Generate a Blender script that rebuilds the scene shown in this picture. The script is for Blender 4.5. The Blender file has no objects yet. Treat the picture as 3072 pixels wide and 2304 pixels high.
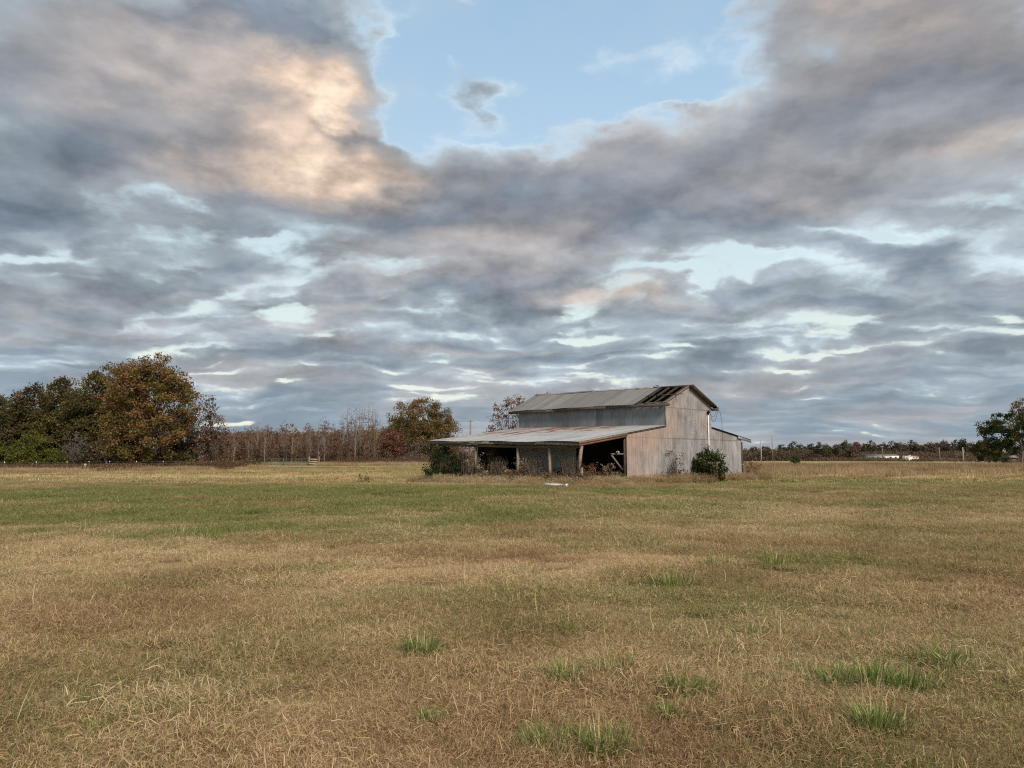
import bpy, math, random
import numpy as np
from mathutils import Vector, Matrix

S = bpy.context.scene
COL = S.collection
R = math.radians

# ------------------------------------------------------------------ camera
F_PX = 2250.0                       # focal length in pixels of the 3072 wide photograph
PITCH = math.atan(223.0 / F_PX)
EYE = 1.6
cam_data = bpy.data.cameras.new('camera')
cam_data.sensor_fit = 'HORIZONTAL'
cam_data.sensor_width = 36.0
cam_data.lens = 36.0 * F_PX / 3072.0
cam_data.clip_start = 0.05
cam_data.clip_end = 9000.0
cam = bpy.data.objects.new('camera', cam_data)
cam.location = (0, 0, EYE)
cam.rotation_euler = (math.pi / 2 + PITCH, 0, 0)
COL.objects.link(cam)
S.camera = cam
S.view_settings.view_transform = 'Standard'
S.view_settings.look = 'None'
S.view_settings.gamma = 1.0
S.view_settings.use_curve_mapping = False
S.view_settings.exposure = 0.0
S.cycles.max_bounces = 6
S.cycles.diffuse_bounces = 4
S.cycles.transparent_max_bounces = 8
S.render.filter_size = 1.15
S.cycles.pixel_filter_type = 'BLACKMAN_HARRIS'
S.cycles.filter_width = 1.15
S.cycles.use_denoising = False
S.cycles.use_adaptive_sampling = False
S.cycles.sample_clamp_indirect = 4.0


# ------------------------------------------------------------------ node helper
class NT:
    """Small expression builder over a node tree."""
    def __init__(self, tree):
        self.t = tree
        tree.nodes.clear()

    def node(self, typ, **kw):
        n = self.t.nodes.new(typ)
        for k, v in kw.items():
            setattr(n, k, v)
        return n

    def put(self, sock, v):
        if isinstance(v, bpy.types.NodeSocket):
            self.t.links.new(v, sock)
        elif v is not None:
            if sock.type == 'RGBA' and not hasattr(v, '__len__'):
                v = (v, v, v)
            if sock.type == 'RGBA' and len(v) == 3:
                v = (v[0], v[1], v[2], 1.0)
            sock.default_value = v

    def m(self, op, a, b=None, c=None, clamp=False):
        n = self.node('ShaderNodeMath', operation=op, use_clamp=clamp)
        self.put(n.inputs[0], a)
        if b is not None:
            self.put(n.inputs[1], b)
        if c is not None:
            self.put(n.inputs[2], c)
        return n.outputs[0]

    def add(self, *a):
        r = a[0]
        for b in a[1:]:
            r = self.m('ADD', r, b)
        return r

    def mul(self, *a):
        r = a[0]
        for b in a[1:]:
            r = self.m('MULTIPLY', r, b)
        return r

    def sub(self, a, b):
        return self.m('SUBTRACT', a, b)

    def xyz(self, v):
        n = self.node('ShaderNodeSeparateXYZ')
        self.put(n.inputs[0], v)
        return n.outputs

    def vec(self, x=0.0, y=0.0, z=0.0):
        n = self.node('ShaderNodeCombineXYZ')
        for i, q in enumerate((x, y, z)):
            self.put(n.inputs[i], q)
        return n.outputs[0]

    def vm(self, op, a, b=None, scale=None):
        n = self.node('ShaderNodeVectorMath', operation=op)
        self.put(n.inputs[0], a)
        if b is not None:
            self.put(n.inputs[1], b)
        if scale is not None:
            self.put(n.inputs['Scale'], scale)
        return n.outputs['Value'] if op in ('LENGTH', 'DOT_PRODUCT', 'DISTANCE') else n.outputs[0]

    def noise(self, v, scale, detail=4, rough=0.5, dist=0.0, col=False, dims='3D'):
        n = self.node('ShaderNodeTexNoise', noise_dimensions=dims)
        self.put(n.inputs['Vector'], v)
        n.inputs['Scale'].default_value = scale
        n.inputs['Detail'].default_value = detail
        n.inputs['Roughness'].default_value = rough
        n.inputs['Distortion'].default_value = dist
        return n.outputs['Color'] if col else n.outputs['Fac']

    def ss(self, v, a, b, lo=0.0, hi=1.0, smooth=True):
        n = self.node('ShaderNodeMapRange', interpolation_type='SMOOTHSTEP' if smooth else 'LINEAR', clamp=True)
        self.put(n.inputs['Value'], v)
        self.put(n.inputs['From Min'], a)
        self.put(n.inputs['From Max'], b)
        self.put(n.inputs['To Min'], lo)
        self.put(n.inputs['To Max'], hi)
        return n.outputs[0]

    def mix(self, f, a, b, blend='MIX'):
        n = self.node('ShaderNodeMix', data_type='RGBA', blend_type=blend)
        n.clamp_factor = True
        self.put(n.inputs['Factor'], f)
        self.put(n.inputs['A'] if False else n.inputs[6], a)
        self.put(n.inputs[7], b)
        return n.outputs[2]

    def ramp(self, f, stops):
        n = self.node('ShaderNodeValToRGB')
        e = n.color_ramp.elements
        while len(e) < len(stops):
            e.new(0.5)
        for k, (p, c) in enumerate(stops):
            e[k].position = p
            e[k].color = (c[0], c[1], c[2], 1.0)
        self.put(n.inputs[0], f)
        return n.outputs[0]


def srgb(r, g, b):
    def f(c):
        c /= 255.0
        return c / 12.92 if c <= 0.04045 else ((c + 0.055) / 1.055) ** 2.4
    return (f(r), f(g), f(b))


# ------------------------------------------------------------------ sky: clear dusk air with broken stratocumulus
SUN_EL, SUN_AZ = R(38), R(152)      # low warm glow behind the camera, a little to the right
SKY_LIFT = 0.13                    # the layer curves down with the earth and its clouds have height
def cloud_pt(px, py):
    """Where the line of sight through a photograph pixel meets the cloud layer (height 1)."""
    x, y = (px - 1536) / F_PX, (1152 - py) / F_PX
    d = (x, math.cos(PITCH) - y * math.sin(PITCH), math.sin(PITCH) + y * math.cos(PITCH))
    l = math.sqrt(sum(q * q for q in d))
    k = 1.0 / (max(d[2] / l, 0.0) + SKY_LIFT)
    return d[0] / l * k, d[1] / l * k

world = bpy.data.worlds.new('World')
S.world = world
world.use_nodes = True
world.cycles.sampling_method = 'MANUAL'
world.cycles.sample_map_resolution = 512
def build_sky():
    n = NT(world.node_tree)
    d = n.node('ShaderNodeTexCoord').outputs['Generated']
    dx, dy, dz = n.xyz(d)
    zc = n.m('MAXIMUM', dz, 0.0)
    k = n.m('DIVIDE', 1.0, n.add(zc, SKY_LIFT))
    P = n.vec(n.mul(dx, k), n.mul(dy, k), 0.0)
    D = n.vec(dx, n.mul(dy, 0.6), n.mul(dz, 1.9))          # bulging cloud sides: detail that does not flatten with distance
    puff = n.noise(D, 7.0, 5, 0.58, col=True)
    px_, py_, pz_ = n.xyz(n.vm('SUBTRACT', puff, (0.5, 0.5, 0.5)))
    amp = n.ss(zc, 0.0, 0.35, 0.9, 0.5)
    warp = n.vm('SCALE', n.vm('SUBTRACT', n.noise(P, 1.2, 3, 0.5, col=True), (0.5, 0.5, 0.5)), scale=0.5)
    W = n.vm('ADD', P, n.vm('ADD', warp, n.vec(n.mul(px_, amp), n.mul(py_, amp), 0.0)))
    big = n.noise(n.vm('ADD', W, (3.1, 7.7, 0.0)), 0.6, 3, 0.5)
    mid = n.noise(n.vm('ADD', W, (11.3, 2.9, 4.0)), 1.6, 2, 0.45)
    cell = n.noise(n.vm('MULTIPLY', n.vm('ADD', W, (5.3, 8.9, 1.0)), (0.8, 1.15, 1.0)), 3.7, 2, 0.45)
    fin = n.noise(n.vm('ADD', n.vm('SCALE', D, scale=1.0), (1.3, 5.9, 9.0)), 21.0, 6, 0.62)
    cum = n.noise(n.vm('ADD', D, (4.3, 1.9, 2.0)), 9.0, 6, 0.55)

    vo = n.node('ShaderNodeTexVoronoi', voronoi_dimensions='3D', feature='F1', normalize=True)
    n.put(vo.inputs['Vector'], n.vm('ADD', D, n.vm('SCALE', n.vm('SUBTRACT', puff, (0.5, 0.5, 0.5)), scale=0.10)))
    for k_, v_ in (('Scale', 10.0), ('Detail', 2.0), ('Roughness', 0.55), ('Lacunarity', 2.2)):
        vo.inputs[k_].default_value = v_
    billow = n.sub(0.42, vo.outputs['Distance'])
    def blob(px, py, sx, sy, wv=W):
        """soft elliptical mask over a patch of the cloud layer, sizes in photograph pixels there"""
        cx, cy = cloud_pt(px, py)
        rx = abs(cloud_pt(px + sx, py)[0] - cx)
        ry = abs(cloud_pt(px, py - sy)[1] - cloud_pt(px, py + sy)[1]) / 2
        q = n.vm('LENGTH', n.vm('MULTIPLY', n.vm('SUBTRACT', wv, (cx, cy, 0)), (1 / rx, 1 / ry, 0)))
        return n.m('POWER', 2.718, n.mul(n.mul(q, q), -0.9))
    bias = None
    for px, py, sx, sy, a in SKY_BIAS:
        t = n.mul(blob(px, py, sx, sy), a)
        bias = t if bias is None else n.add(bias, t)
    base = n.add(n.mul(n.sub(big, 0.5), 0.50), n.mul(n.sub(mid, 0.5), 0.60), n.mul(n.sub(cell, 0.5), n.ss(zc, 0.12, 0.42, 1.05, 0.30)), n.mul(n.sub(cum, 0.5), n.ss(zc, 0.10, 0.45, 0.64, 0.48)), n.mul(billow, 0.46), n.mul(n.sub(fin, 0.5), n.ss(zc, 0.1, 0.4, 0.42, 0.24)))
    low = n.add(n.ss(zc, 0.02, 0.26, 0.06, 0.0), n.ss(zc, 0.03, 0.11, 0.07, 0.0))
    dens = n.add(base, bias, low, 0.10)
    cover = n.ss(dens, n.ss(zc, 0.1, 0.40, -0.10, -0.20), n.ss(zc, 0.1, 0.40, 0.07, 0.19))
    thick = n.ss(dens, -0.03, 0.36, smooth=False)

    # clear air: the Nishita sky, with the pale greenish glow it has low over the horizon at dusk
    sky = n.node('ShaderNodeTexSky', sky_type='NISHITA')
    sky.sun_disc = False
    sky.sun_elevation = SUN_EL
    sky.sun_rotation = SUN_AZ
    sky.air_density = 1.0
    sky.dust_density = 1.0
    sky.ozone_density = 1.0
    nish = n.vm('SCALE', sky.outputs[0], scale=0.10)
    air = n.ramp(n.m('POWER', zc, 0.6), SKY_AIR)
    clear = n.mix(0.85, nish, air)
    clear = n.mix(n.ss(n.add(n.mul(cum, 0.6), n.mul(mid, 0.4)), 0.42, 0.66, 0.0, 0.5), clear, n.mix(0.5, clear, srgb(196, 208, 216)))

    # cloud: pale broken rims, blue-grey bodies, rosy and golden where the low sun still reaches
    rim = n.ramp(thick, SKY_CLOUD)
    lit = n.noise(n.vm('ADD', W, (21.0, 4.0, 2.0)), 0.9, 4, 0.55)
    rosy = n.ss(lit, 0.48, 0.70, 0.0, 0.62)
    relief = n.sub(cum, n.noise(n.vm('ADD', D, (4.3 + 0.016, 1.9, 2.0 - 0.040)), 9.0, 6, 0.55))
    relief2 = n.sub(fin, n.noise(n.vm('ADD', D, (1.3 + 0.007, 5.9, 9.0 - 0.018)), 21.0, 6, 0.62))
    c = n.mix(rosy, rim, n.mix(0.62, rim, SKY_ROSE))
    warm = None
    for px, py, sx, sy, a in SKY_WARM:
        t = n.mul(blob(px, py, sx, sy), a)
        warm = t if warm is None else n.add(warm, t)
    wv = n.mul(warm, n.ss(n.add(cum, n.mul(relief, 0.8)), 0.22, 0.66, 0.80, 1.10))
    c = n.mix(wv, c, n.ramp(wv, SKY_GOLD))
    dark = None
    for px, py, sx, sy, a in SKY_DARK:
        t = n.mul(blob(px, py, sx, sy), a)
        dark = t if dark is None else n.add(dark, t)
    c = n.mix(dark, c, n.mix(1.0, c, (0.62, 0.66, 0.72), 'MULTIPLY'))
    band = n.noise(n.vm('MULTIPLY', n.vm('ADD', W, (7.0, 31.0, 3.0)), (0.8, 1.3, 1.0)), 1.25, 2, 0.45)
    soft = n.ss(zc, 0.10, 0.42, 0.95, 0.40)
    gain = n.add(n.ss(zc, 0.2, 0.45, 1.02, 1.10), n.mul(n.sub(band, 0.5), 1.05), n.mul(n.sub(cum, 0.5), 0.30, soft), n.mul(relief, 1.9, soft), n.mul(billow, 0.75, soft), n.mul(relief2, 1.0, soft))
    c = n.vm('SCALE', c, scale=n.m('MAXIMUM', gain, 0.4))
    haze = n.ss(zc, 0.0, 0.24, 0.66, 0.0)
    c = n.mix(haze, c, n.mix(n.ss(lit, 0.42, 0.62), SKY_FAR, SKY_FAR2))
    out = n.mix(cover, clear, c)
    out = n.mix(n.ss(zc, 0.0, 0.032, 0.55, 0.0), out, srgb(194, 182, 180))
    # below the horizon: the dull colour of far land
    out = n.mix(n.ss(dz, -0.012, -0.002), (0.10, 0.09, 0.07), out)
    bg = n.node('ShaderNodeBackground')
    n.put(bg.inputs[0], out)
    bg.inputs[1].default_value = 1.0
    o = n.node('ShaderNodeOutputWorld')
    n.t.links.new(bg.outputs[0], o.inputs[0])
# patches of the cloud layer (photograph pixel, half sizes, amount): negative opens it, positive closes it
SKY_BIAS = [(1400, 120, 340, 170, -0.46), (1650, 300, 380, 120, -0.40), (1180, 330, 110, 120, -0.36), (2000, 110, 200, 140, -0.20), (1320, 60, 250, 90, -0.15), (1850, -20, 320, 90, -0.45),
            (700, 90, 420, 80, 0.30), (520, 330, 470, 200, 0.28), (700, 480, 300, 90, 0.18), (1530, 255, 105, 70, 0.50), (1440, 205, 60, 25, 0.25), (1880, 365, 110, 32, 0.36), (1640, 395, 80, 26, 0.2), (2650, 250, 420, 250, 0.30), (2350, 560, 380, 130, 0.22),
            (1500, 560, 420, 90, 0.22), (1900, 640, 500, 100, 0.22), (1000, 560, 300, 90, 0.16), (200, 480, 300, 120, 0.2), (1250, 800, 700, 60, 0.10),
            (640, 620, 100, 20, -0.16), (150, 790, 170, 20, -0.30), (400, 690, 100, 30, -0.10), (790, 715, 80, 18, -0.26), (540, 875, 90, 12, -0.2), (1130, 1190, 100, 7, -0.22), (330, 760, 60, 40, -0.16),
            (2000, 835, 150, 14, -0.30), (2230, 800, 200, 18, -0.34), (2600, 735, 200, 18, -0.28), (2930, 815, 110, 26, -0.22), (2900, 640, 120, 22, -0.14),
            (1400, 985, 170, 13, -0.24), (1490, 1022, 100, 9, -0.2), (2060, 1048, 120, 8, -0.24), (1720, 1010, 110, 10, -0.2), (2380, 1112, 140, 8, -0.3), (700, 1260, 90, 6, -0.3), (180, 1085, 110, 9, -0.3), (620, 1125, 110, 6, -0.26), (800, 1160, 70, 8, -0.24), (2200, 1185, 90, 6, -0.28), (1200, 1170, 130, 6, -0.2), (2300, 1065, 180, 8, -0.26),
            (2700, 900, 300, 40, 0.10), (400, 1000, 500, 40, 0.10), (1550, 900, 400, 30, 0.1)]
SKY_WARM = [(860, 285, 150, 110, 0.74), (930, 470, 250, 75, 0.60), (680, 380, 300, 160, 0.34), (820, 560, 420, 70, 0.30), (1150, 520, 260, 60, 0.25), (1830, 885, 220, 26, 0.55), (2980, 440, 180, 80, 0.38), (2500, 40, 400, 70, 0.34), (330, 200, 420, 150, 0.30),
            (1650, 780, 420, 55, 0.24), (2500, 640, 300, 50, 0.18), (300, 900, 400, 40, 0.16), (1500, 700, 300, 40, 0.2), (1360, 1050, 300, 16, 0.30), (2600, 520, 500, 160, 0.20), (2300, 940, 400, 30, 0.16)]
SKY_DARK = [(650, 60, 240, 60, 0.5), (1000, 375, 90, 26, 0.85), (900, 365, 70, 20, 0.5), (1530, 250, 100, 70, 0.6), (2000, 680, 420, 90, 0.5), (250, 560, 420, 110, 0.40), (950, 760, 300, 60, 0.3)]
SKY_AIR = [(0.0, srgb(236, 226, 214)), (0.16, srgb(250, 248, 228)), (0.30, srgb(240, 249, 240)), (0.45, srgb(220, 242, 246)), (0.56, srgb(192, 222, 245)), (0.70, srgb(168, 203, 234)), (1.0, srgb(120, 160, 205))]
SKY_CLOUD = [(0.0, srgb(206, 222, 230)), (0.16, srgb(182, 197, 206)), (0.42, srgb(160, 171, 179)), (1.0, srgb(121, 134, 148))]
SKY_ROSE = srgb(188, 174, 168)
SKY_GOLD = [(0.0, srgb(180, 168, 164)), (0.4, srgb(222, 202, 186)), (0.75, srgb(245, 216, 192)), (1.0, srgb(254, 232, 208))]
SKY_FAR = srgb(150, 168, 181)
SKY_FAR2 = srgb(172, 178, 184)
build_sky()

# ------------------------------------------------------------------ sun: one soft warm lamp, low behind the camera
sun_data = bpy.data.lights.new('sun', 'SUN')
sun_data.energy = 4.7
sun_data.angle = R(16)
sun_data.color = (1.0, 0.85, 0.70)
sun = bpy.data.objects.new('sun', sun_data)
to_sun = Vector((math.cos(SUN_EL) * math.sin(SUN_AZ), math.cos(SUN_EL) * math.cos(SUN_AZ), math.sin(SUN_EL)))
sun.rotation_euler = to_sun.to_track_quat('Z', 'Y').to_euler()
COL.objects.link(sun)
S.view_settings.exposure = 0.0

# ------------------------------------------------------------------ small tools
def mesh_np(name, verts, faces, mats, attrs=None, smooth=False):
    """faces: list of (n,k) int arrays of equal-sided polygons"""
    me = bpy.data.meshes.new(name)
    verts = np.asarray(verts, np.float32)
    me.vertices.add(len(verts))
    me.vertices.foreach_set('co', verts.ravel())
    fl = [np.asarray(f, np.int32) for f in faces if len(f)]
    loops = np.concatenate([f.ravel() for f in fl])
    tot = np.concatenate([np.full(len(f), f.shape[1], np.int32) for f in fl])
    st = np.concatenate([[0], np.cumsum(tot)[:-1]]).astype(np.int32)
    me.loops.add(len(loops))
    me.loops.foreach_set('vertex_index', loops)
    me.polygons.add(len(tot))
    me.polygons.foreach_set('loop_start', st)
    me.polygons.foreach_set('loop_total', tot)
    if smooth:
        me.polygons.foreach_set('use_smooth', np.ones(len(tot), bool))
    for k, v in (attrs or {}).items():
        a = me.attributes.new(k, 'FLOAT', 'POINT')
        a.data.foreach_set('value', np.asarray(v, np.float32))
    for m in (mats if isinstance(mats, (list, tuple)) else [mats]):
        me.materials.append(m)
    me.update(calc_edges=True)
    return me

class MB:
    """collects boxes, bars and tubes and links them as one mesh object"""
    def __init__(self):
        self.v, self.q, self.t, self.n = [], [], [], 0

    def raw(self, v, q=None, t=None):
        v = np.asarray(v, float)
        if q is not None and len(q):
            self.q.append(np.asarray(q) + self.n)
        if t is not None and len(t):
            self.t.append(np.asarray(t) + self.n)
        self.v.append(v)
        self.n += len(v)
        return self

    def box(self, x0, y0, z0, x1, y1, z1):
        v = [(x, y, z) for z in (z0, z1) for y in (y0, y1) for x in (x0, x1)]
        return self.raw(v, [(0, 2, 3, 1), (4, 5, 7, 6), (0, 1, 5, 4), (2, 6, 7, 3), (0, 4, 6, 2), (1, 3, 7, 5)])

    def bar(self, a, b, w, h, up=(0, 0, 1)):
        """a board from a to b, w wide sideways, h high along up"""
        a, b, up = Vector(a), Vector(b), Vector(up)
        d = (b - a).normalized()
        s = d.cross(up)
        if s.length < 1e-4:
            s = d.cross(Vector((1, 0, 0)))
        s.normalize()
        n = s.cross(d).normalized()
        s, n = s * w / 2, n * h / 2
        v = [a - s - n, a + s - n, a + s + n, a - s + n, b - s - n, b + s - n, b + s + n, b - s + n]
        return self.raw(v, [(0, 3, 2, 1), (4, 5, 6, 7), (0, 1, 5, 4), (1, 2, 6, 5), (2, 3, 7, 6), (3, 0, 4, 7)])

    def tube(self, pts, rad, sides=6, cap=True):
        pts = np.asarray(pts, float)
        n = len(pts)
        rad = np.full(n, rad) if np.isscalar(rad) else np.asarray(rad, float)
        tg = np.gradient(pts, axis=0)
        tg /= np.linalg.norm(tg, axis=1)[:, None] + 1e-9
        ref = np.where(np.abs(tg[:, 2:3]) > 0.9, [[1.0, 0, 0]], [[0, 0, 1.0]])
        s = np.cross(tg, ref)
        s /= np.linalg.norm(s, axis=1)[:, None] + 1e-9
        u = np.cross(s, tg)
        an = np.arange(sides) * 2 * math.pi / sides
        ring = pts[:, None] + rad[:, None, None] * (np.cos(an)[None, :, None] * s[:, None] + np.sin(an)[None, :, None] * u[:, None])
        i = np.arange(n - 1)[:, None] * sides
        k = np.arange(sides)[None]
        k2 = (k + 1) % sides
        q = np.stack([i + k, i + k2, i + sides + k2, i + sides + k], -1).reshape(-1, 4)
        v = ring.reshape(-1, 3)
        t = None
        if cap:
            v = np.vstack([v, pts[:1], pts[-1:]])
            kk = np.arange(sides)
            kn = (kk + 1) % sides
            t = np.vstack([np.stack([np.full(sides, n * sides), kn, kk], -1), np.stack([np.full(sides, n * sides + 1), (n - 1) * sides + kk, (n - 1) * sides + kn], -1)])
        return self.raw(v, q, t)

    def mesh(self, name, mat, smooth=False):
        f = []
        if self.q:
            f.append(np.vstack(self.q))
        if self.t:
            f.append(np.vstack(self.t))
        return mesh_np(name, np.vstack(self.v), f, mat, smooth=smooth)

    def build(self, name, mat, parent=None, smooth=False):
        return link(name, self.mesh(name, mat, smooth), parent)


def link(name, me, parent=None, loc=None, rz=0.0):
    o = bpy.data.objects.new(name, me)
    COL.objects.link(o)
    if parent is not None:
        o.parent = parent
    if loc is not None:
        o.location = loc
    if rz:
        o.rotation_euler.z = rz
    return o


def tag(o, label=None, cat=None, group=None, kind=None):
    for k, v in (('label', label), ('category', cat), ('group', group), ('kind', kind)):
        if v:
            o[k] = v
    return o


def thing(name, loc, label, cat, group=None, rz=0.0):
    return tag(link(name, None, None, loc, rz), label, cat, group)


def copy_tree(o, loc, rz, scale=None, label=None):
    r = o.copy()
    COL.objects.link(r)
    r.location = loc
    r.rotation_euler = (0, 0, rz)
    if scale:
        r.scale = scale
    if label:
        r['label'] = label
    for ch in o.children:
        c = ch.copy()
        COL.objects.link(c)
        c.parent = r
        for g in ch.children:
            d = g.copy()
            COL.objects.link(d)
            d.parent = c
    return r


# smooth value noise for placing growth and laying the land
def _hash(ix, iy, s):
    h = (ix.astype(np.int64) * 374761393 + iy.astype(np.int64) * 668265263 + s * 1442695041) & 0x7fffffff
    h = ((h ^ (h >> 13)) * 1274126177) & 0x7fffffff
    return ((h ^ (h >> 16)) & 0xffffff) / float(0xffffff)

def vnoise(x, y, s=0):
    x, y = np.asarray(x, float), np.asarray(y, float)
    ix, iy = np.floor(x).astype(np.int64), np.floor(y).astype(np.int64)
    fx, fy = x - ix, y - iy
    fx, fy = fx * fx * (3 - 2 * fx), fy * fy * (3 - 2 * fy)
    a, b = _hash(ix, iy, s), _hash(ix + 1, iy, s)
    c, d = _hash(ix, iy + 1, s), _hash(ix + 1, iy + 1, s)
    return (a + (b - a) * fx) * (1 - fy) + (c + (d - c) * fx) * fy

def fbm(x, y, s=0, n=4):
    t, a, w = 0.0, 0.5, 0.0
    for k in range(n):
        t = t + a * vnoise(x * 2 ** k + 17.1 * k, y * 2 ** k - 9.7 * k, s + k)
        w += a
        a *= 0.55
    return t / w

def sstep(v, a, b):
    t = np.clip((np.asarray(v, float) - a) / (b - a), 0, 1)
    return t * t * (3 - 2 * t)

def land(x, y):
    """height of the ground"""
    x, y = np.asarray(x, float), np.asarray(y, float)
    h = 0.07 * (fbm(x / 5.0, y / 5.0, 3, 3) - 0.5) + 0.25 * (fbm(x / 40.0, y / 40.0, 9, 2) - 0.5) * sstep(y, 15, 60)
    rise = sstep(x, 14, 38) * sstep(y, 52, 108) * (0.42 - 0.42 * sstep(y, 125, 230))
    far = 0.30 * sstep(y, 100, 150) * (1 - sstep(x, 0, 20))
    fade = 1 - sstep(np.hypot(x, y), 600, 1500)
    return (h + rise + far) * fade

def gz(x, y):
    return float(land(x, y))

def X(px, dist):
    """sideways metres of a photograph column at a distance along the view"""
    return (px - 1536) / F_PX * dist * 0.9951

def H(py, dist):
    """height in metres of a photograph row at a distance"""
    return EYE + (1375 - py) / F_PX * dist

# colours of the pasture: where it is still green, where it is straw pale or brown
GREEN = [(90, 1580, 5.0, 2.2, 0.9), (250, 1490, 10, 5, 0.35), (560, 1490, 13, 6.5, 0.62), (330, 1540, 7, 4.5, 0.42), (1150, 1475, 10, 6, 0.5), (900, 1530, 8, 4, 0.28), (1530, 1560, 4.5, 2.4, 0.5), (1700, 1600, 4, 3, 0.28), (1880, 1482, 6, 3.5, 0.5), (2180, 1472, 7, 2.6, 0.42),
         (2560, 1448, 12, 3.5, 0.62), (2450, 1520, 6, 3, 0.34), (2900, 1470, 9, 5, 0.25), (560, 1600, 2.6, 1.0, 0.6), (640, 1606, 2.0, 0.8, 0.6), (900, 1405, 40, 9, 0.5), (350, 1440, 20, 9, 0.30), (2250, 1800, 1.2, 0.8, 0.3), (850, 1715, 1.1, 0.6, 0.45), (2100, 1690, 2.5, 1.5, 0.35)]
PALE = [(560, 1432, 30, 7, 0.45), (1250, 1720, 3, 1.6, 0.35), (300, 1680, 3.0, 1.6, 0.25), (1600, 1502, 6, 1.5, 0.45), (2750, 1425, 22, 9, 0.3), (1700, 1700, 2.6, 1.4, 0.28), (2700, 1560, 6, 4, 0.15), (2500, 1800, 2.5, 1.5, 0.2), (2450, 1483, 4, 0.9, 0.5), (1300, 1455, 6, 3, 0.3)]
def _spot(px, py):
    d = EYE / ((py - 1375) / F_PX)
    return X(px, d), d

def field(x, y):
    x, y = np.asarray(x, float), np.asarray(y, float)
    wx = x + 2.2 * (fbm(x / 3.0, y / 3.0, 51) - 0.5) * np.clip(y / 15, 0.4, 3)
    wy = y + 2.2 * (fbm(x / 3.0, y / 3.0, 57) - 0.5) * np.clip(y / 15, 0.4, 3)
    g = 0.19 + 0.85 * (fbm(x / 4.0, y / 4.0, 21, 4) - 0.45) + 0.9 * np.clip(fbm(x / 0.9, y / 0.9, 27, 3) - 0.60, 0, 1) + 0.10 * sstep(y, 12, 25)
    pat = np.clip(0.95 + 4.2 * (fbm(x / 2.4, y / 2.4, 43, 5) - 0.5), 0.05, 1.9)
    for px, py, rx, ry, a in GREEN:
        cx, cy = _spot(px, py)
        g = g + a * 0.66 * pat * np.exp(-(((wx - cx) / rx) ** 2 + ((wy - cy) / ry) ** 2))
    t = 0.57 + 1.5 * (fbm(x / 2.0, y / 2.0, 33, 4) - 0.5) + 0.7 * (fbm(x / 12.0, y / 12.0, 37, 2) - 0.5)
    for px, py, rx, ry, a in PALE:
        cx, cy = _spot(px, py)
        e = np.exp(-(((wx - cx) / rx) ** 2 + ((wy - cy) / ry) ** 2))
        t = t + a * e
        g = g - 0.5 * a * e
    return np.clip(g, 0, 1), np.clip(t, 0.22, 1)


# ------------------------------------------------------------------ materials
def mat(name):
    m = bpy.data.materials.new(name)
    m.use_nodes = True
    n = NT(m.node_tree)
    out = n.node('ShaderNodeOutputMaterial')
    return m, n, out

def principled(n, out, col, rough=0.8, metal=0.0, spec=0.3):
    b = n.node('ShaderNodeBsdfPrincipled')
    n.put(b.inputs['Base Color'], col)
    n.put(b.inputs['Roughness'], rough)
    n.put(b.inputs['Metallic'], metal)
    b.inputs['Specular IOR Level'].default_value = spec
    n.t.links.new(b.outputs[0], out.inputs[0])
    return b

def attr(n, name, kind='GEOMETRY'):
    a = n.node('ShaderNodeAttribute', attribute_name=name, attribute_type=kind)
    return a.outputs['Fac']

def thin(n, out, col, trans=0.3):
    """leaf or blade: scatters and lets some light through"""
    d = n.node('ShaderNodeBsdfDiffuse')
    t = n.node('ShaderNodeBsdfTranslucent')
    x = n.node('ShaderNodeMixShader')
    n.put(d.inputs[0], col)
    n.put(t.inputs[0], col)
    x.inputs[0].default_value = trans
    n.t.links.new(d.outputs[0], x.inputs[1])
    n.t.links.new(t.outputs[0], x.inputs[2])
    n.t.links.new(x.outputs[0], out.inputs[0])

def obj_rand(n):
    return n.node('ShaderNodeObjectInfo').outputs['Random']

def obj_pos(n):
    return n.node('ShaderNodeTexCoord').outputs['Object']

DRY = [(0.0, (0.21, 0.138, 0.078)), (0.35, (0.41, 0.285, 0.160)), (0.65, (0.55, 0.415, 0.240)), (1.0, (0.72, 0.60, 0.40))]
GRN = [(0.0, (0.120, 0.125, 0.045)), (0.5, (0.225, 0.250, 0.085)), (1.0, (0.42, 0.41, 0.18))]

def mat_grass(name, bright=1.0):
    m, n, out = mat(name)
    tint, pick = attr(n, 'tint'), attr(n, 'pick')
    g, t = attr(n, 'green', 'INSTANCER'), attr(n, 'tone', 'INSTANCER')
    f = n.add(n.mul(tint, 0.62), n.mul(t, 0.62), -0.16)
    dry = n.ramp(f, DRY)
    grn = n.ramp(tint, GRN)
    sel = n.ss(n.sub(n.mul(g, 1.15), pick), -0.10, 0.10)
    c = n.mix(sel, dry, grn)
    c = n.vm('SCALE', c, scale=bright)
    thin(n, out, c, 0.38)
    return m

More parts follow.
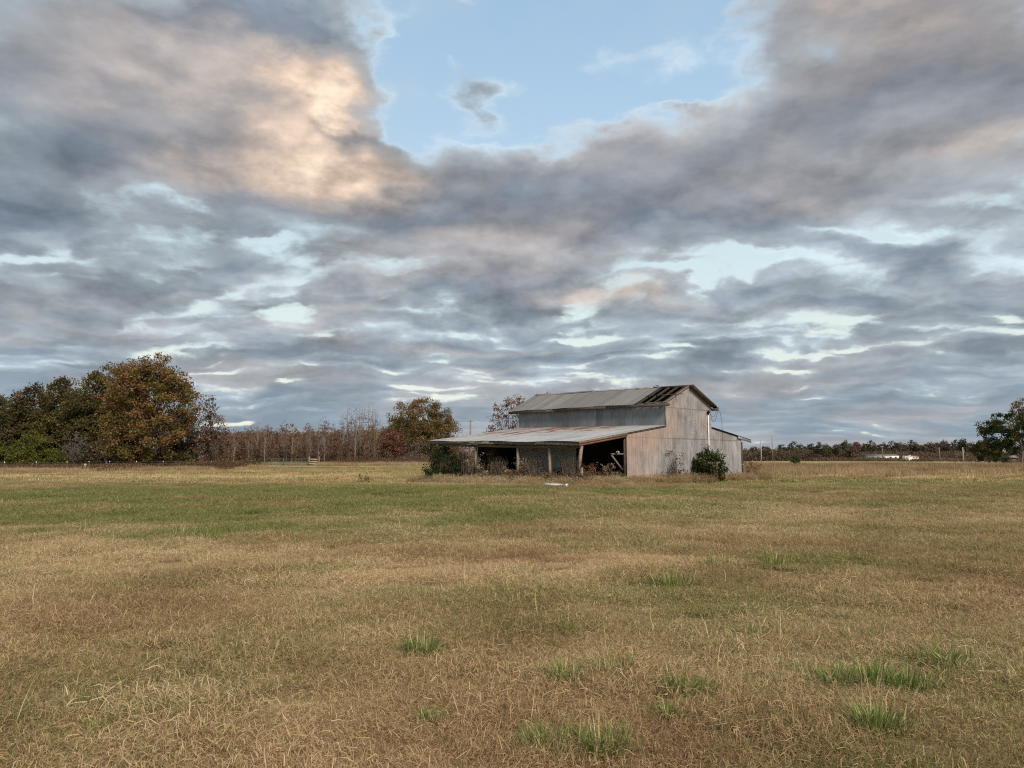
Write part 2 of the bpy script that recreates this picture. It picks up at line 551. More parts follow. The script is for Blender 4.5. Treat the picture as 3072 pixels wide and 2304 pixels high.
def mat_ground():
    m, n, out = mat('pasture_ground')
    P = n.node('ShaderNodeNewGeometry').outputs['Position']
    g, t = attr(n, 'green'), attr(n, 'tone')
    fine = n.noise(P, 9.0, 6, 0.65)
    mid = n.noise(P, 1.3, 5, 0.6)
    far = n.noise(n.vm('MULTIPLY', P, (0.5, 1.4, 1.0)), 0.55, 6, 0.6)
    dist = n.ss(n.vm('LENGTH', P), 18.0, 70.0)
    f = n.add(n.mul(t, 0.6), n.mul(fine, 0.5), n.mul(mid, 0.3), -0.42)
    dry = n.ramp(n.add(f, n.mul(dist, n.add(n.mul(far, 0.5), -0.12))), DRY)
    grn = n.ramp(n.add(n.mul(fine, 0.6), n.mul(mid, 0.5), -0.15), GRN)
    sel = n.ss(n.add(g, n.mul(n.sub(fine, 0.5), 0.7), n.mul(n.sub(mid, 0.5), 0.5)), 0.15, 0.62)
    c = n.mix(sel, dry, grn)
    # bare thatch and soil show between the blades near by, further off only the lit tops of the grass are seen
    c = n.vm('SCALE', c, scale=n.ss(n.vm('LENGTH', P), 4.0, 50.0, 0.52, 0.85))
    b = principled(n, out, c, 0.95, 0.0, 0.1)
    bump = n.node('ShaderNodeBump')
    bump.inputs['Strength'].default_value = 0.7
    bump.inputs['Distance'].default_value = 0.06
    n.put(bump.inputs['Height'], n.add(fine, n.mul(far, 1.5)))
    n.t.links.new(bump.outputs[0], b.inputs['Normal'])
    return m

def mat_leaf(name, stops, trans=0.3):
    m, n, out = mat(name)
    thin(n, out, n.ramp(attr(n, 'tint'), stops), trans)
    return m

def mat_bark(name, a, b, scale=3.0):
    m, n, out = mat(name)
    P = n.vm('MULTIPLY', obj_pos(n), (1, 1, 0.25))
    principled(n, out, n.mix(n.noise(P, scale, 5, 0.65), a, b), 0.9)
    return m

def mat_wood(name, a, b, tintc=None, amount=0.0):
    """weathered board: grain along the longest way is close enough to all three axes stretched by distortion"""
    m, n, out = mat(name)
    P = obj_pos(n)
    r = obj_rand(n)
    q = n.vm('ADD', P, n.vec(r, n.mul(r, 7.0), n.mul(r, 3.0)))
    g = n.noise(n.vm('MULTIPLY', q, (5, 5, 5)), 1.6, 8, 0.7, 0.6)
    h = n.noise(q, 1.1, 3, 0.5)
    c = n.mix(n.ss(g, 0.3, 0.7), a, b)
    c = n.vm('SCALE', c, scale=n.add(0.62, n.mul(r, 0.35), n.mul(h, 0.5)))
    if tintc:
        c = n.mix(n.ss(h, 0.35, 0.6, 0.0, amount), c, tintc)
    principled(n, out, c, 0.9)
    return m

def mat_metal(name, lo, hi, stretch, rust=None, rust_cols=((0.10, 0.045, 0.025), (0.20, 0.09, 0.045)), vary=0.22, metal=0.35, rough=0.55, extra=None, streak=0.5):
    m, n, out = mat(name)
    P = obj_pos(n)
    r = obj_rand(n)
    off = n.vec(n.mul(r, 13.0), n.mul(r, 29.0), n.mul(r, 7.0))
    sp = n.vm('ADD', n.vm('MULTIPLY', P, stretch), off)
    st = n.noise(sp, 2.2, 7, 0.62)
    bl = n.noise(n.vm('ADD', P, off), 0.9, 5, 0.6)
    sm = n.noise(P, 14.0, 4, 0.6)
    f = n.add(n.mul(n.sub(st, 0.5), streak * 2.4), n.mul(n.sub(bl, 0.5), 0.9), n.mul(n.sub(sm, 0.5), 0.35), 0.5)
    c = n.mix(n.m('MINIMUM', n.m('MAXIMUM', f, 0.0), 1.0), lo, hi)
    c = n.vm('SCALE', c, scale=n.add(1.0 - vary * 0.5, n.mul(r, vary)))
    if extra:
        c = extra(n, P, r, c, st, bl)
    rg = rough
    mt = metal
    if rust:
        k = rust(n, P, r, st, bl, sm)
        c = n.mix(k, c, n.mix(n.ss(n.add(st, n.mul(sm, 0.5)), 0.5, 1.0), rust_cols[0], rust_cols[1]))
        rg = n.add(rough, n.mul(k, 0.9 - rough))
        mt = n.mul(n.sub(1.0, k), metal)
    principled(n, out, c, rg, mt, 0.3)
    return m

# ------------------------------------------------------------------ barn (local x along the gable end, y along the building, z up)
BARN_AT = (6.93, 45.6, 0.0)
BARN_TURN = R(45)
def rust_lean(n, P, r, st, bl, sm):
    x, y, z = n.xyz(P)
    up = n.ss(x, -3.6, 3.8, -0.30, 0.16)
    away = n.ss(y, 2.0, 5.5, -0.34, -0.01)
    end = n.ss(y, 9.5, 13.0, 0.0, 0.10)
    return n.ss(n.add(n.mul(n.sub(st, 0.5), 1.7), n.mul(n.sub(bl, 0.5), 1.0), n.mul(n.sub(r, 0.5), 0.55), up, away, end), 0.02, 0.20)
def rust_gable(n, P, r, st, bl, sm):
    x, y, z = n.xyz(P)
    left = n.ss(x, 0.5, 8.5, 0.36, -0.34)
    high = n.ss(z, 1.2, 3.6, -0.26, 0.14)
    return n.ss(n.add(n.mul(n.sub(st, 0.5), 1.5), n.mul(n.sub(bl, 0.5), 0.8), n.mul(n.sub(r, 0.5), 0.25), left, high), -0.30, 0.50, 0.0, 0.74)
def gable_marks(n, P, r, c, st, bl):
    """arcs rubbed into the zinc by a swinging cable, and pale lime streaks low down"""
    x, y, z = n.xyz(P)
    d = n.m('SQRT', n.add(n.m('POWER', n.sub(x, 7.6), 2.0), n.m('POWER', n.sub(z, 2.2), 2.0)))
    ring = n.m('SINE', n.mul(n.add(d, n.mul(bl, 0.25)), 34.0))
    zone = n.mul(n.ss(d, 0.7, 1.1), n.ss(d, 2.9, 2.2), n.ss(x, 6.4, 7.2), n.ss(z, 2.3, 2.9))
    k = n.mul(n.ss(ring, 0.1, 0.9), zone, n.ss(n.noise(P, 1.7, 3, 0.5), 0.42, 0.62))
    c = n.mix(n.mul(k, 0.55), c, (0.075, 0.072, 0.072))
    line = n.m('SINE', n.mul(x, 2 * math.pi / 0.0762))  # rib shading and valley wear put into the colour as fine stripes
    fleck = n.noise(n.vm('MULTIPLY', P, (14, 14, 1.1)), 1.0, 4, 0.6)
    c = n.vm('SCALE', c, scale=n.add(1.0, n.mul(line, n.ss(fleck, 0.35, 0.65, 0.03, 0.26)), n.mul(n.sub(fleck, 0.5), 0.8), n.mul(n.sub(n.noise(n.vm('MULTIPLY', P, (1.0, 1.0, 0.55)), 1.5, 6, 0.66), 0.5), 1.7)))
    seam = n.m('MAXIMUM', n.mul(n.ss(z, 2.84, 2.88), n.ss(z, 2.94, 2.90)), n.mul(n.ss(z, 4.86, 4.90), n.ss(z, 4.96, 4.92)))
    c = n.mix(n.mul(seam, 0.6), c, (0.09, 0.075, 0.065))
    lime = n.mul(n.ss(n.noise(n.vm('MULTIPLY', P, (9, 1, 0.5)), 1.6, 4, 0.6), 0.55, 0.75), n.ss(z, 3.2, 0.3))
    return n.mix(n.mul(lime, 0.45), c, (0.42, 0.41, 0.39))
def clere_marks(n, P, r, c, st, bl):
    x, y, z = n.xyz(P)
    drip = n.mul(n.ss(n.noise(n.vm('MULTIPLY', P, (1, 7, 0.4)), 1.8, 5, 0.6), 0.46, 0.68), n.ss(z, 4.55, 5.0))
    line = n.m('SINE', n.mul(y, 2 * math.pi / 0.0762))  # corrugation shading painted as stripes, since the real ribs barely show
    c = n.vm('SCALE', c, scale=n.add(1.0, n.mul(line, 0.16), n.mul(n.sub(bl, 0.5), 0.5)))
    return n.mix(n.mul(drip, 0.75), c, (0.40, 0.41, 0.39))

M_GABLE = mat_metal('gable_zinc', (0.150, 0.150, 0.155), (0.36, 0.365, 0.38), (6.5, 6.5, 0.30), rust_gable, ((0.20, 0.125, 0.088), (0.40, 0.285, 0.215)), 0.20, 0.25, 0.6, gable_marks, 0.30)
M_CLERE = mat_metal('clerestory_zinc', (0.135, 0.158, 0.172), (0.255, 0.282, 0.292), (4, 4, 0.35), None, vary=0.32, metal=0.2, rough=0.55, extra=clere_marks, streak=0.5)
M_ROOF = mat_metal('main_roof_zinc', (0.128, 0.128, 0.124), (0.215, 0.215, 0.208), (0.7, 9, 0.7), None, vary=0.34, metal=0.2, rough=0.6, streak=0.4)
M_LEAN = mat_metal('lean_roof_zinc', (0.26, 0.268, 0.272), (0.46, 0.468, 0.468), (0.22, 7, 1), rust_lean, ((0.075, 0.032, 0.020), (0.20, 0.105, 0.065)), 0.35, 0.25, 0.5, None, 0.5)
M_INNER = mat_metal('inner_wall_zinc', (0.50, 0.49, 0.44), (0.64, 0.63, 0.57), (6, 6, 0.6), None, vary=0.12, metal=0.1, rough=0.7, streak=0.3)
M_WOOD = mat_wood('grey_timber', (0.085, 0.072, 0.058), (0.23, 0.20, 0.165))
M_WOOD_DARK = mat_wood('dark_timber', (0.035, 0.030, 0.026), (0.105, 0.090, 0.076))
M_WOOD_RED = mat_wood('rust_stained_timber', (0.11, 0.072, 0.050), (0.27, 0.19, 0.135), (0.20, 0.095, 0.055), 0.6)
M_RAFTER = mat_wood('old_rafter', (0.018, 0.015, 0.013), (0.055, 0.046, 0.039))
M_POST = mat_wood('old_post', (0.16, 0.125, 0.095), (0.34, 0.29, 0.235))
def plain(name, col, rough=0.6, vary=0.25, metal=0.0):
    m, n, out = mat(name)
    c = n.vm('SCALE', n.vec(*col), scale=n.ss(n.noise(obj_pos(n), 6.0, 5, 0.6), 0.25, 0.75, 1.0 - vary, 1.0 + vary * 0.3))
    principled(n, out, c, rough, metal)
    return m
M_PVC = plain('white_plastic_pipe', (0.72, 0.70, 0.65), 0.45, 0.25)
M_BLACK = plain('black_cable', (0.02, 0.02, 0.022), 0.5)
M_HOLE = plain('pipe_inside', (0.05, 0.048, 0.045), 0.8)
M_SOIL = plain('barn_floor_soil', (0.07, 0.052, 0.036), 0.95)

barn = thing('barn', BARN_AT, 'long weathered corrugated metal barn with open lean-to and a hole in its roof', 'barn', None, BARN_TURN)

U_L, U_R, U_END = 4.30, 9.92, 14.09          # main walls and the far lean-to wall
U_EAVE, LEN = -4.57, 13.35
U_RIDGE = 7.11
PITCH_C = 0.0762                             # corrugation

def z_lean(u, v):                            # near lean-to roof, sagging at the broken post
    lo = 2.53 + 0.24 * v / 13.0 + 0.03 * math.sin(v * 1.1)
    hi = 3.72 + 0.20 * v / LEN
    return lo + (hi - lo) * (u - U_EAVE) / (U_L - U_EAVE)
def z_main(u, v):
    e = 5.18 + 0.06 * v / 14 + 0.015 * math.sin(v * 1.7)
    r = 6.53 + 0.17 * v / 14 + 0.02 * math.sin(v * 0.9 + 1)
    return e + (r - e) * (1 - abs(u - U_RIDGE) / (U_RIDGE - 3.95))
def z_right(u, v):
    return 3.76 + (2.97 - 3.76) * (u - U_R) / (15.5 - U_R)
def gable_top(u):
    if u < U_L:
        return z_lean(u, 0) - 0.05
    if u <= U_R:
        return z_main(u, 0) - 0.06
    return z_right(u, 0) - 0.06

srng = random.Random(5)
def sheet(parent, mt, fn, a0, a1, t0, t1, N, off=0.0, rows=1, amp=0.0085, name='metal_sheet'):
    """one corrugated iron sheet: a runs across the corrugations, t along them; fn(a,t) is the surface"""
    n = max(4, int(round((a1 - a0) / PITCH_C * 4)))
    N = np.array(N, float) / np.linalg.norm(N)
    lift0, lift1 = srng.uniform(0, 0.004), srng.uniform(0, 0.004)
    v = []
    for j in range(rows + 1):
        for i in range(n + 1):
            a = a0 + (a1 - a0) * i / n
            lo = t0(a) if callable(t0) else t0
            hi = t1(a) if callable(t1) else t1
            t = lo + (hi - lo) * j / rows
            p = np.array(fn(a, t), float)
            k = off + lift0 + (lift1 - lift0) * i / n + amp * math.sin(2 * math.pi * (a - a0) / PITCH_C)
            v.append(p + N * k)
    w = n + 1
    q = [(j * w + i, j * w + i + 1, (j + 1) * w + i + 1, (j + 1) * w + i) for j in range(rows) for i in range(n)]
    me = mesh_np(name, v, [q], mt, smooth=True)
    return link(name, me, parent)

def spans(a, b, w):
    n = max(1, int(round((b - a) / w)))
    return [(a + (b - a) * i / n, a + (b - a) * (i + 1) / n) for i in range(n)]

# --- gable end
girt = MB()
for z in (0.35, 1.5, 2.7):
    girt.box(0.05, 0.045, z, U_END - 0.05, 0.10, z + 0.09)
for z in (3.9, 4.8):
    girt.box(U_L + 0.05, 0.045, z, U_R - 0.05, 0.10, z + 0.09)
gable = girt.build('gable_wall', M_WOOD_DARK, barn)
for sec in ((0.0, U_L, (0, 2.88)), (U_L, U_R, (0, 2.88, 4.90)), (U_R, U_END, (0, 2.72))):
    zs = sec[2]
    for a0, a1 in spans(sec[0], sec[1], 0.64):
        for k, z0 in enumerate(zs):
            top = zs[k + 1] + 0.05 if k + 1 < len(zs) else None
            if top is None and min(gable_top(a0 + 0.01), gable_top(a1 - 0.01)) - z0 < 0.02:
                continue
            lo = z0 + (srng.uniform(0.0, 0.07) if k == 0 else srng.uniform(-0.03, 0.03))
            hi = (lambda a, e=sec: gable_top(min(max(a, e[0] + 0.002), e[1] - 0.002))) if top is None else top
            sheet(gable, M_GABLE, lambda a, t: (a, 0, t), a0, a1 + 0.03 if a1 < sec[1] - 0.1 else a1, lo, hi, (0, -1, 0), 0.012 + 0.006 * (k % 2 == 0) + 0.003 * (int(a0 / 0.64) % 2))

# --- raised side wall over the lean-to roof
fr = MB()
for z in (3.95, 4.9):
    fr.box(U_L + 0.045, 0.1, z, U_L + 0.10, LEN - 0.1, z + 0.09)
side = fr.build('clerestory_wall', M_WOOD_DARK, barn)
for i, (a0, a1) in enumerate(spans(0.02, LEN, 0.64)):
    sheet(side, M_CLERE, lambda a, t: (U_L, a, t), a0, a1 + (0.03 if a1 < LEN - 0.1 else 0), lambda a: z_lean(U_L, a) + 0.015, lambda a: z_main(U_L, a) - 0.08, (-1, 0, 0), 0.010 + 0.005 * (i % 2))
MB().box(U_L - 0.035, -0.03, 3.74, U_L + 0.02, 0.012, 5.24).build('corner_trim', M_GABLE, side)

# --- inner walls seen under the lean-to
fi = MB()
for z in (0.4, 1.6, 2.7):
    fi.box(0.03, 4.0, z, 0.08, 9.0, z + 0.09)
inner = fi.build('inner_wall', M_WOOD_DARK, barn)
for i, (a0, a1) in enumerate(spans(3.95, 9.05, 0.66)):
    sheet(inner, M_INNER, lambda a, t: (0, a, t), a0, a1 + 0.02, 0.04, lambda a: z_lean(0, a) - 0.09, (-1, 0, 0), 0.008 + 0.005 * (i % 2), amp=0.006)
bk = MB()
bk.box(U_L + 0.11, 0.12, 0.0, U_L + 0.14, LEN - 0.12, 3.68)  # main barn's side wall, added to block light and keep the inside dark
bk.box(0.0, LEN - 0.05, 0.0, U_L, LEN, 3.05)
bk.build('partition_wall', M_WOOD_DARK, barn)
MB().raw([(U_L, LEN, 0), (U_R, LEN, 0), (U_END, LEN, 0), (U_END, LEN, 2.88), (U_R, LEN, 3.68), (U_R, LEN, 5.2), (U_RIDGE, LEN, 6.6), (U_L, LEN, 5.2)],
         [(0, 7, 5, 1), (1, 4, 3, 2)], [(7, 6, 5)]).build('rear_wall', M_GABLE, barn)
rw = MB().box(U_END - 0.05, 0.2, 0.5, U_END, LEN - 0.1, 0.6).build('far_side_wall', M_WOOD_DARK, barn)
for a0, a1 in spans(0.03, LEN, 1.9):
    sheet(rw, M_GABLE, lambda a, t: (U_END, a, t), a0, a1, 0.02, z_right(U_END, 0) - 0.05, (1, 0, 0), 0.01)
fw = MB().box(U_R - 0.10, 0.2, 4.2, U_R - 0.05, LEN - 0.2, 4.3).build('upper_side_wall', M_WOOD_DARK, barn)
for a0, a1 in spans(0.03, LEN, 1.9):
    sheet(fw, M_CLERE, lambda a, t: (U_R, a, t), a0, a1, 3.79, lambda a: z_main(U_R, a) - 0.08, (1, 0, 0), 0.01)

# --- main roof
HOLE = 2.2
rf = MB()
for u in (4.15, 5.35, 6.5, 7.8, 8.9, 10.0):
    rf.bar((u, -0.35 if u > U_RIDGE else HOLE, z_main(u, 0) - 0.075), (u, 14.0, z_main(u, 14) - 0.075), 0.09, 0.04)
roof = rf.build('main_roof', M_WOOD_DARK, barn)
for i, (a0, a1) in enumerate(spans(HOLE, 14.1, 0.66)):
    s = sheet(roof, M_ROOF, lambda a, t: (t, a, z_main(t, a)), a0, a1 + 0.03, 3.92 + srng.uniform(-0.03, 0.02), U_RIDGE - 0.02, (-0.4, 0, 1), 0.010 + 0.005 * (i % 2), rows=2)
for i, (a0, a1) in enumerate(spans(-0.40, 14.1, 0.66)):
    sheet(roof, M_ROOF, lambda a, t: (t, a, z_main(t, a)), a0, a1 + 0.03, U_RIDGE + 0.02, 10.30, (0.4, 0, 1), 0.010 + 0.005 * (i % 2), rows=2)
caps = [(2.75, 4.3, 0.0), (4.35, 5.2, -0.02), (5.2, 8.2, 0.0), (8.2, 11.2, 0.012), (11.2, 14.15, 0.0)]
for a0, a1, dz in caps:
    v = []
    for a in np.linspace(a0, a1, 6):
        for du, dd in ((-0.20, -0.085), (-0.10, -0.02), (0, 0.03), (0.10, -0.02), (0.20, -0.085)):
            v.append((U_RIDGE + du, a, z_main(U_RIDGE, a) + dd + 0.035 + dz))
    q = [(j * 5 + i, j * 5 + i + 1, j * 5 + i + 6, j * 5 + i + 5) for j in range(5) for i in range(4)]
    link('ridge_cap', mesh_np('ridge_cap', v, [q], M_LEAN if dz == 0 else M_ROOF), roof)
cu = MB()
for k in range(5):
    a = 2.35 + 0.1 * k
    cu.bar((U_RIDGE - 0.16 + 0.05 * k, a, z_main(U_RIDGE, a) + 0.05 + 0.07 * math.sin(k * 1.3)), (U_RIDGE + 0.05, a + 0.16, z_main(U_RIDGE, a) + 0.16 - 0.03 * k), 0.16, 0.012)
cu.build('torn_ridge_cap', M_WOOD_RED, roof)
MB().tube([(U_RIDGE, 12.9, 6.72), (U_RIDGE, 12.9, 6.84), (U_RIDGE + 0.02, 12.9, 6.92)], [0.05, 0.07, 0.03], 8).build('roof_vent', M_ROOF, roof)
# bare rafters in the hole
for v in (0.12, 0.80, 1.48, 2.14):
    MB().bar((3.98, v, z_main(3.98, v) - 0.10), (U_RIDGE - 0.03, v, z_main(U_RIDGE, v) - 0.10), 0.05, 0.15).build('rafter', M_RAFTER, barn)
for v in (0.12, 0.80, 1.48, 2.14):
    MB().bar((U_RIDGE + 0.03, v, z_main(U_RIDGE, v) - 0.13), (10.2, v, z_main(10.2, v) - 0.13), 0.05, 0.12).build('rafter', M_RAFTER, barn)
MB().bar((U_RIDGE, -0.42, 6.47), (U_RIDGE, 2.7, 6.51), 0.04, 0.17).build('ridge_board', M_RAFTER, barn)
MB().bar((5.42, -0.62, z_main(5.42, 0) + 0.0), (5.42, 2.25, z_main(5.42, 2) - 0.0), 0.09, 0.045).build('purlin', M_WOOD_DARK, barn)
MB().bar((4.05, -0.35, z_main(4.05, 0) - 0.0), (4.05, 2.25, z_main(4.05, 2) - 0.005), 0.09, 0.045).build('purlin', M_WOOD, barn)
for v0, v1, d in ((-0.52, 4.6, 0.0), (4.6, 9.4, 0.006), (9.4, 14.1, 0.0)):
    MB().bar((3.955 - d, v0, z_main(3.95, v0) - 0.125), (3.955 - d, v1, z_main(3.95, v1) - 0.125), 0.04, 0.185).build('fascia_board', M_WOOD_DARK, barn)
MB().bar((4.08, -0.42, 5.06), (4.08, 2.2, 5.07), 0.20, 0.10).build('wall_plate', M_WOOD_DARK, barn)
MB().bar((U_RIDGE + 0.02, -0.40, z_main(U_RIDGE, 0) - 0.06), (10.36, -0.40, z_main(10.36, 0) - 0.06), 0.03, 0.10).build('rake_board', M_WOOD_DARK, barn)
MB().bar((U_RIDGE + 0.02, -0.20, z_main(U_RIDGE, 0) - 0.075), (10.30, -0.20, z_main(10.30, 0) - 0.075), 0.34, 0.02, (0.4, 0, 1)).build('soffit', M_WOOD_RED, barn)
MB().bar((U_L - 0.3, -0.045, z_main(U_L - 0.3, 0) - 0.09), (U_RIDGE - 0.02, -0.045, z_main(U_RIDGE, 0) - 0.09), 0.035, 0.13).build('rake_board', M_WOOD, barn)
MB().box(9.95, -0.42, 4.93, 10.30, 0.15, 5.08).build('eave_block', M_WOOD_DARK, barn)

# --- lean-to roof on the near side
fr = MB()
for u in (-4.3, -2.4, -0.4, 1.6, 3.6):
    fr.bar((u, 0.05, z_lean(u, 0.05) - 0.05), (u, 13.1, z_lean(u, 13.1) - 0.05), 0.09, 0.04)
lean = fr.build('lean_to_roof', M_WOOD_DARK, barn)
for i, (a0, a1) in enumerate(spans(-0.14, 13.2, 0.66)):
    for k, (t0, t1) in enumerate(((U_EAVE, -1.55), (-1.65, 1.35), (1.25, 4.28))):
        sheet(lean, M_LEAN, lambda a, t: (t, a, z_lean(t, a)), a0, a1 + 0.03, t0 + (srng.uniform(-0.04, 0.03) if k == 0 else 0), t1, (-0.13, 0, 1), 0.010 + 0.006 * k + 0.005 * (i % 2), rows=2)
for i in range(11):
    v = 0.15 + i * 1.28
    MB().bar((-4.45, v, z_lean(-4.45, v) - 0.14), (U_L, v, z_lean(U_L, v) - 0.14), 0.05, 0.13).build('lean_to_rafter', M_WOOD_DARK, barn)
for v0, v1, d in ((-0.10, 6.9, 0.0), (6.92, 13.1, 0.008)):
    MB().bar((U_EAVE + 0.06 - d, v0, z_lean(U_EAVE, v0) - 0.115), (U_EAVE + 0.06 - d, v1, z_lean(U_EAVE, v1) - 0.115), 0.04, 0.19).build('fascia_board', M_WOOD, barn)
for v0, v1 in ((-0.02, 5.0), (5.04, 8.84), (8.88, 12.6)):
    MB().bar((-4.32, v0, z_lean(-4.32, v0) - 0.315), (-4.32, v1, z_lean(-4.32, v1) - 0.305), 0.05, 0.15).build('eave_beam', M_WOOD, barn)
MB().bar((U_EAVE, -0.105, z_lean(U_EAVE, 0) - 0.07), (-0.06, -0.105, z_lean(-0.06, 0) - 0.07), 0.035, 0.12).build('rake_board', M_WOOD_RED, barn)
MB().bar((U_EAVE + 0.10, -0.065, z_lean(U_EAVE + 0.1, 0) - 0.185), (-0.03, -0.065, z_lean(-0.03, 0) - 0.185), 0.035, 0.13).build('rake_board', M_WOOD_RED, barn)
MB().bar((-0.05, -0.06, z_lean(-0.05, 0) - 0.045), (U_L - 0.02, -0.06, z_lean(U_L, 0) - 0.045), 0.03, 0.055).build('rake_trim', M_WOOD_RED, barn)

# --- posts
def post(x, y, z0, x1, y1, z1, w=0.135, m=M_POST, name='post'):
    b = MB()
    b.bar((x, y, z0), (x1, y1, z1), w, w, (0, 1, 0))
    return b.build(name, m, barn)
for v, dx in ((2.42, 0.02), (5.03, -0.01), (8.86, 0.03), (12.55, 0.0)):
    post(-4.25 + dx, v, -0.2, -4.25, v, z_lean(-4.25, v) - 0.375 + 0.10)
post(-4.42, 0.05, 0.98, -4.20, 0.02, z_lean(-4.2, 0) - 0.20, 0.15, M_POST, 'broken_post')
post(-4.05, 0.05, -0.2, -4.22, 0.06, 1.06, 0.13, M_POST, 'post_stub')
post(-0.07, 0.10, -0.2, -0.07, 0.10, 3.02, 0.11, M_WOOD_DARK)
post(14.22, 0.02, -0.2, 14.22, 0.02, 2.80, 0.13, M_WOOD_DARK)
MB().box(14.14, -0.10, 1.12, 14.30, 0.10, 1.18).build('post_clamp', M_POST, barn)
for v in (4.4, 9.0, 13.2):
    post(14.22, v, -0.2, 14.22, v, 2.80, 0.13, M_WOOD_DARK)
MB().bar((-0.95, 0.45, 1.86), (-0.05, 0.18, 1.86), 0.14, 0.09).build('shelf_arm', M_WOOD, barn)
MB().bar((-0.92, 0.44, 1.80), (-0.08, 0.22, 0.85), 0.07, 0.09).build('brace', M_WOOD, barn)

# --- far lean-to roof
fr = MB()
for u in (10.3, 12.0, 13.9, 15.2):
    fr.bar((u, 0.0, z_right(u, 0) - 0.05), (u, 13.2, z_right(u, 0) - 0.05), 0.09, 0.04)
rlean = fr.build('far_lean_to_roof', M_WOOD_DARK, barn)
for i, (a0, a1) in enumerate(spans(-0.16, 13.3, 0.66)):
    sheet(rlean, M_ROOF, lambda a, t: (t, a, z_right(t, a)), a0, a1 + 0.03, U_R + 0.02, 15.5, (0.14, 0, 1), 0.01 + 0.005 * (i % 2))
MB().bar((13.55, -0.10, z_right(13.55, 0) - 0.115), (15.48, -0.10, z_right(15.48, 0) - 0.115), 0.02, 0.20).build('rake_trim', M_CLERE, barn)
MB().bar((U_R + 0.05, -0.07, z_right(U_R, 0) - 0.03), (13.55, -0.07, z_right(13.55, 0) - 0.03), 0.03, 0.045).build('rake_trim', M_WOOD_DARK, barn)

# --- electric service on the gable
MB().tube([(9.43, -0.09, 0.4), (9.43, -0.09, 4.66)], 0.045, 10).build('conduit', M_PVC, barn, True)
MB().tube([(9.43, -0.09, 4.62), (9.43, -0.10, 4.78), (9.40, -0.16, 4.86), (9.36, -0.24, 4.82), (9.34, -0.26, 4.76)], [0.06, 0.085, 0.09, 0.08, 0.05], 8).build('weatherhead', M_BLACK, barn, True)
def arc(a, b, sag, n=12):
    a, b = np.array(a, float), np.array(b, float)
    return [a + (b - a) * t - np.array([0, 0, sag * 4 * t * (1 - t)]) for t in np.linspace(0, 1, n)]
MB().tube(arc((9.36, -0.26, 4.78), (10.22, -0.40, 5.0), 0.75), 0.014, 5).build('service_wire', M_BLACK, barn, True)
MB().tube(arc((9.36, -0.27, 4.80), (10.20, -0.30, 4.95), 0.40), 0.011, 5).build('service_wire', M_BLACK, barn, True)
MB().tube([(10.28, -0.38, 5.02), (10.50, -0.42, 4.80), (10.68, -0.42, 4.25), (10.76, -0.40, 3.5), (10.83, -0.36, 2.7), (10.94, -0.30, 2.22)], 0.012, 5).build('hanging_cable', M_BLACK, barn, True)
MB().tube([(10.12, -0.42, 5.25), (10.20, -0.43, 5.12), (10.24, -0.42, 4.94)], 0.012, 5).build('service_wire', M_PVC, barn, True)
MB().raw([(-4.4, 0.1, 0.02), (14.0, 0.1, 0.02), (14.0, 13.2, 0.02), (-4.4, 13.2, 0.02)], [(0, 1, 2, 3)]).build('dirt_floor', M_SOIL, barn)

def bw(u, v, z=0.0):
    """barn coordinates to world"""
    c, s = math.cos(BARN_TURN), math.sin(BARN_TURN)
    return (BARN_AT[0] + u * c - v * s, BARN_AT[1] + u * s + v * c, z)

def pipe_thing(name, a, b, r, label, cat='pipe'):
    a, b = Vector(a), Vector(b)
    L = (b - a).length
    m = MB()
    n = 14
    an = [2 * math.pi * k / n for k in range(n)]
    v = []
    for y, rr in ((0, r * 0.82), (0, r), (L * 0.5, r), (L - 0.12, r), (L - 0.12, r * 1.12), (L, r * 1.12), (L, r * 0.86)):
        v += [(rr * math.cos(t), y, rr * math.sin(t)) for t in an]
    q = [(j * n + k, j * n + (k + 1) % n, (j + 1) * n + (k + 1) % n, (j + 1) * n + k) for j in range(6) for k in range(n)]
    m.raw(v, q)
    o = m.build(name, M_PVC, None, True)
    tag(o, label, cat)
    o.location = a
    o.rotation_mode = 'QUATERNION'
    o.rotation_quaternion = (b - a).to_track_quat('Y', 'Z')
    h = MB()
    v = []
    for y in (0.004, L - 0.004):
        v += [(r * 0.80 * math.cos(t), y, r * 0.80 * math.sin(t)) for t in an]
    h.raw(v, [(k, (k + 1) % n, n + (k + 1) % n, n + k) for k in range(n)])
    h.build('bore', M_HOLE, o, True)
    return o
px0, px1 = (X(1634, 40.6), 40.6, 0.19), (X(1703, 39.9), 39.9, 0.17)
pipe_thing('plastic_pipe', px0, px1, 0.085, 'white plastic pipe lying in the grass before the lean-to')
pipe_thing('plastic_pipe', bw(-0.02, 0.55, 1.97), bw(-0.75, 0.12, 1.97), 0.06, 'short white pipe resting on the timber arm inside the dark opening')

# ------------------------------------------------------------------ trees and shrubs
M_BARK = mat_bark('dark_bark', (0.035, 0.028, 0.022), (0.095, 0.078, 0.062))
M_BARK_PALE = mat_bark('pale_bark', (0.11, 0.092, 0.078), (0.26, 0.228, 0.20))
M_BARK_GREY = mat_bark('grey_bark', (0.07, 0.06, 0.052), (0.17, 0.15, 0.13))
L_RUST = mat_leaf('rust_leaf', [(0, (0.068, 0.041, 0.022)), (0.4, (0.160, 0.098, 0.046)), (0.75, (0.26, 0.162, 0.072)), (1, (0.34, 0.23, 0.10))])
L_OLIVE = mat_leaf('olive_leaf', [(0, (0.042, 0.038, 0.014)), (0.45, (0.105, 0.092, 0.030)), (0.8, (0.18, 0.148, 0.046)), (1, (0.26, 0.20, 0.070))])
L_RED = mat_leaf('red_brown_leaf', [(0, (0.075, 0.038, 0.027)), (0.5, (0.165, 0.085, 0.058)), (1, (0.29, 0.165, 0.115))])
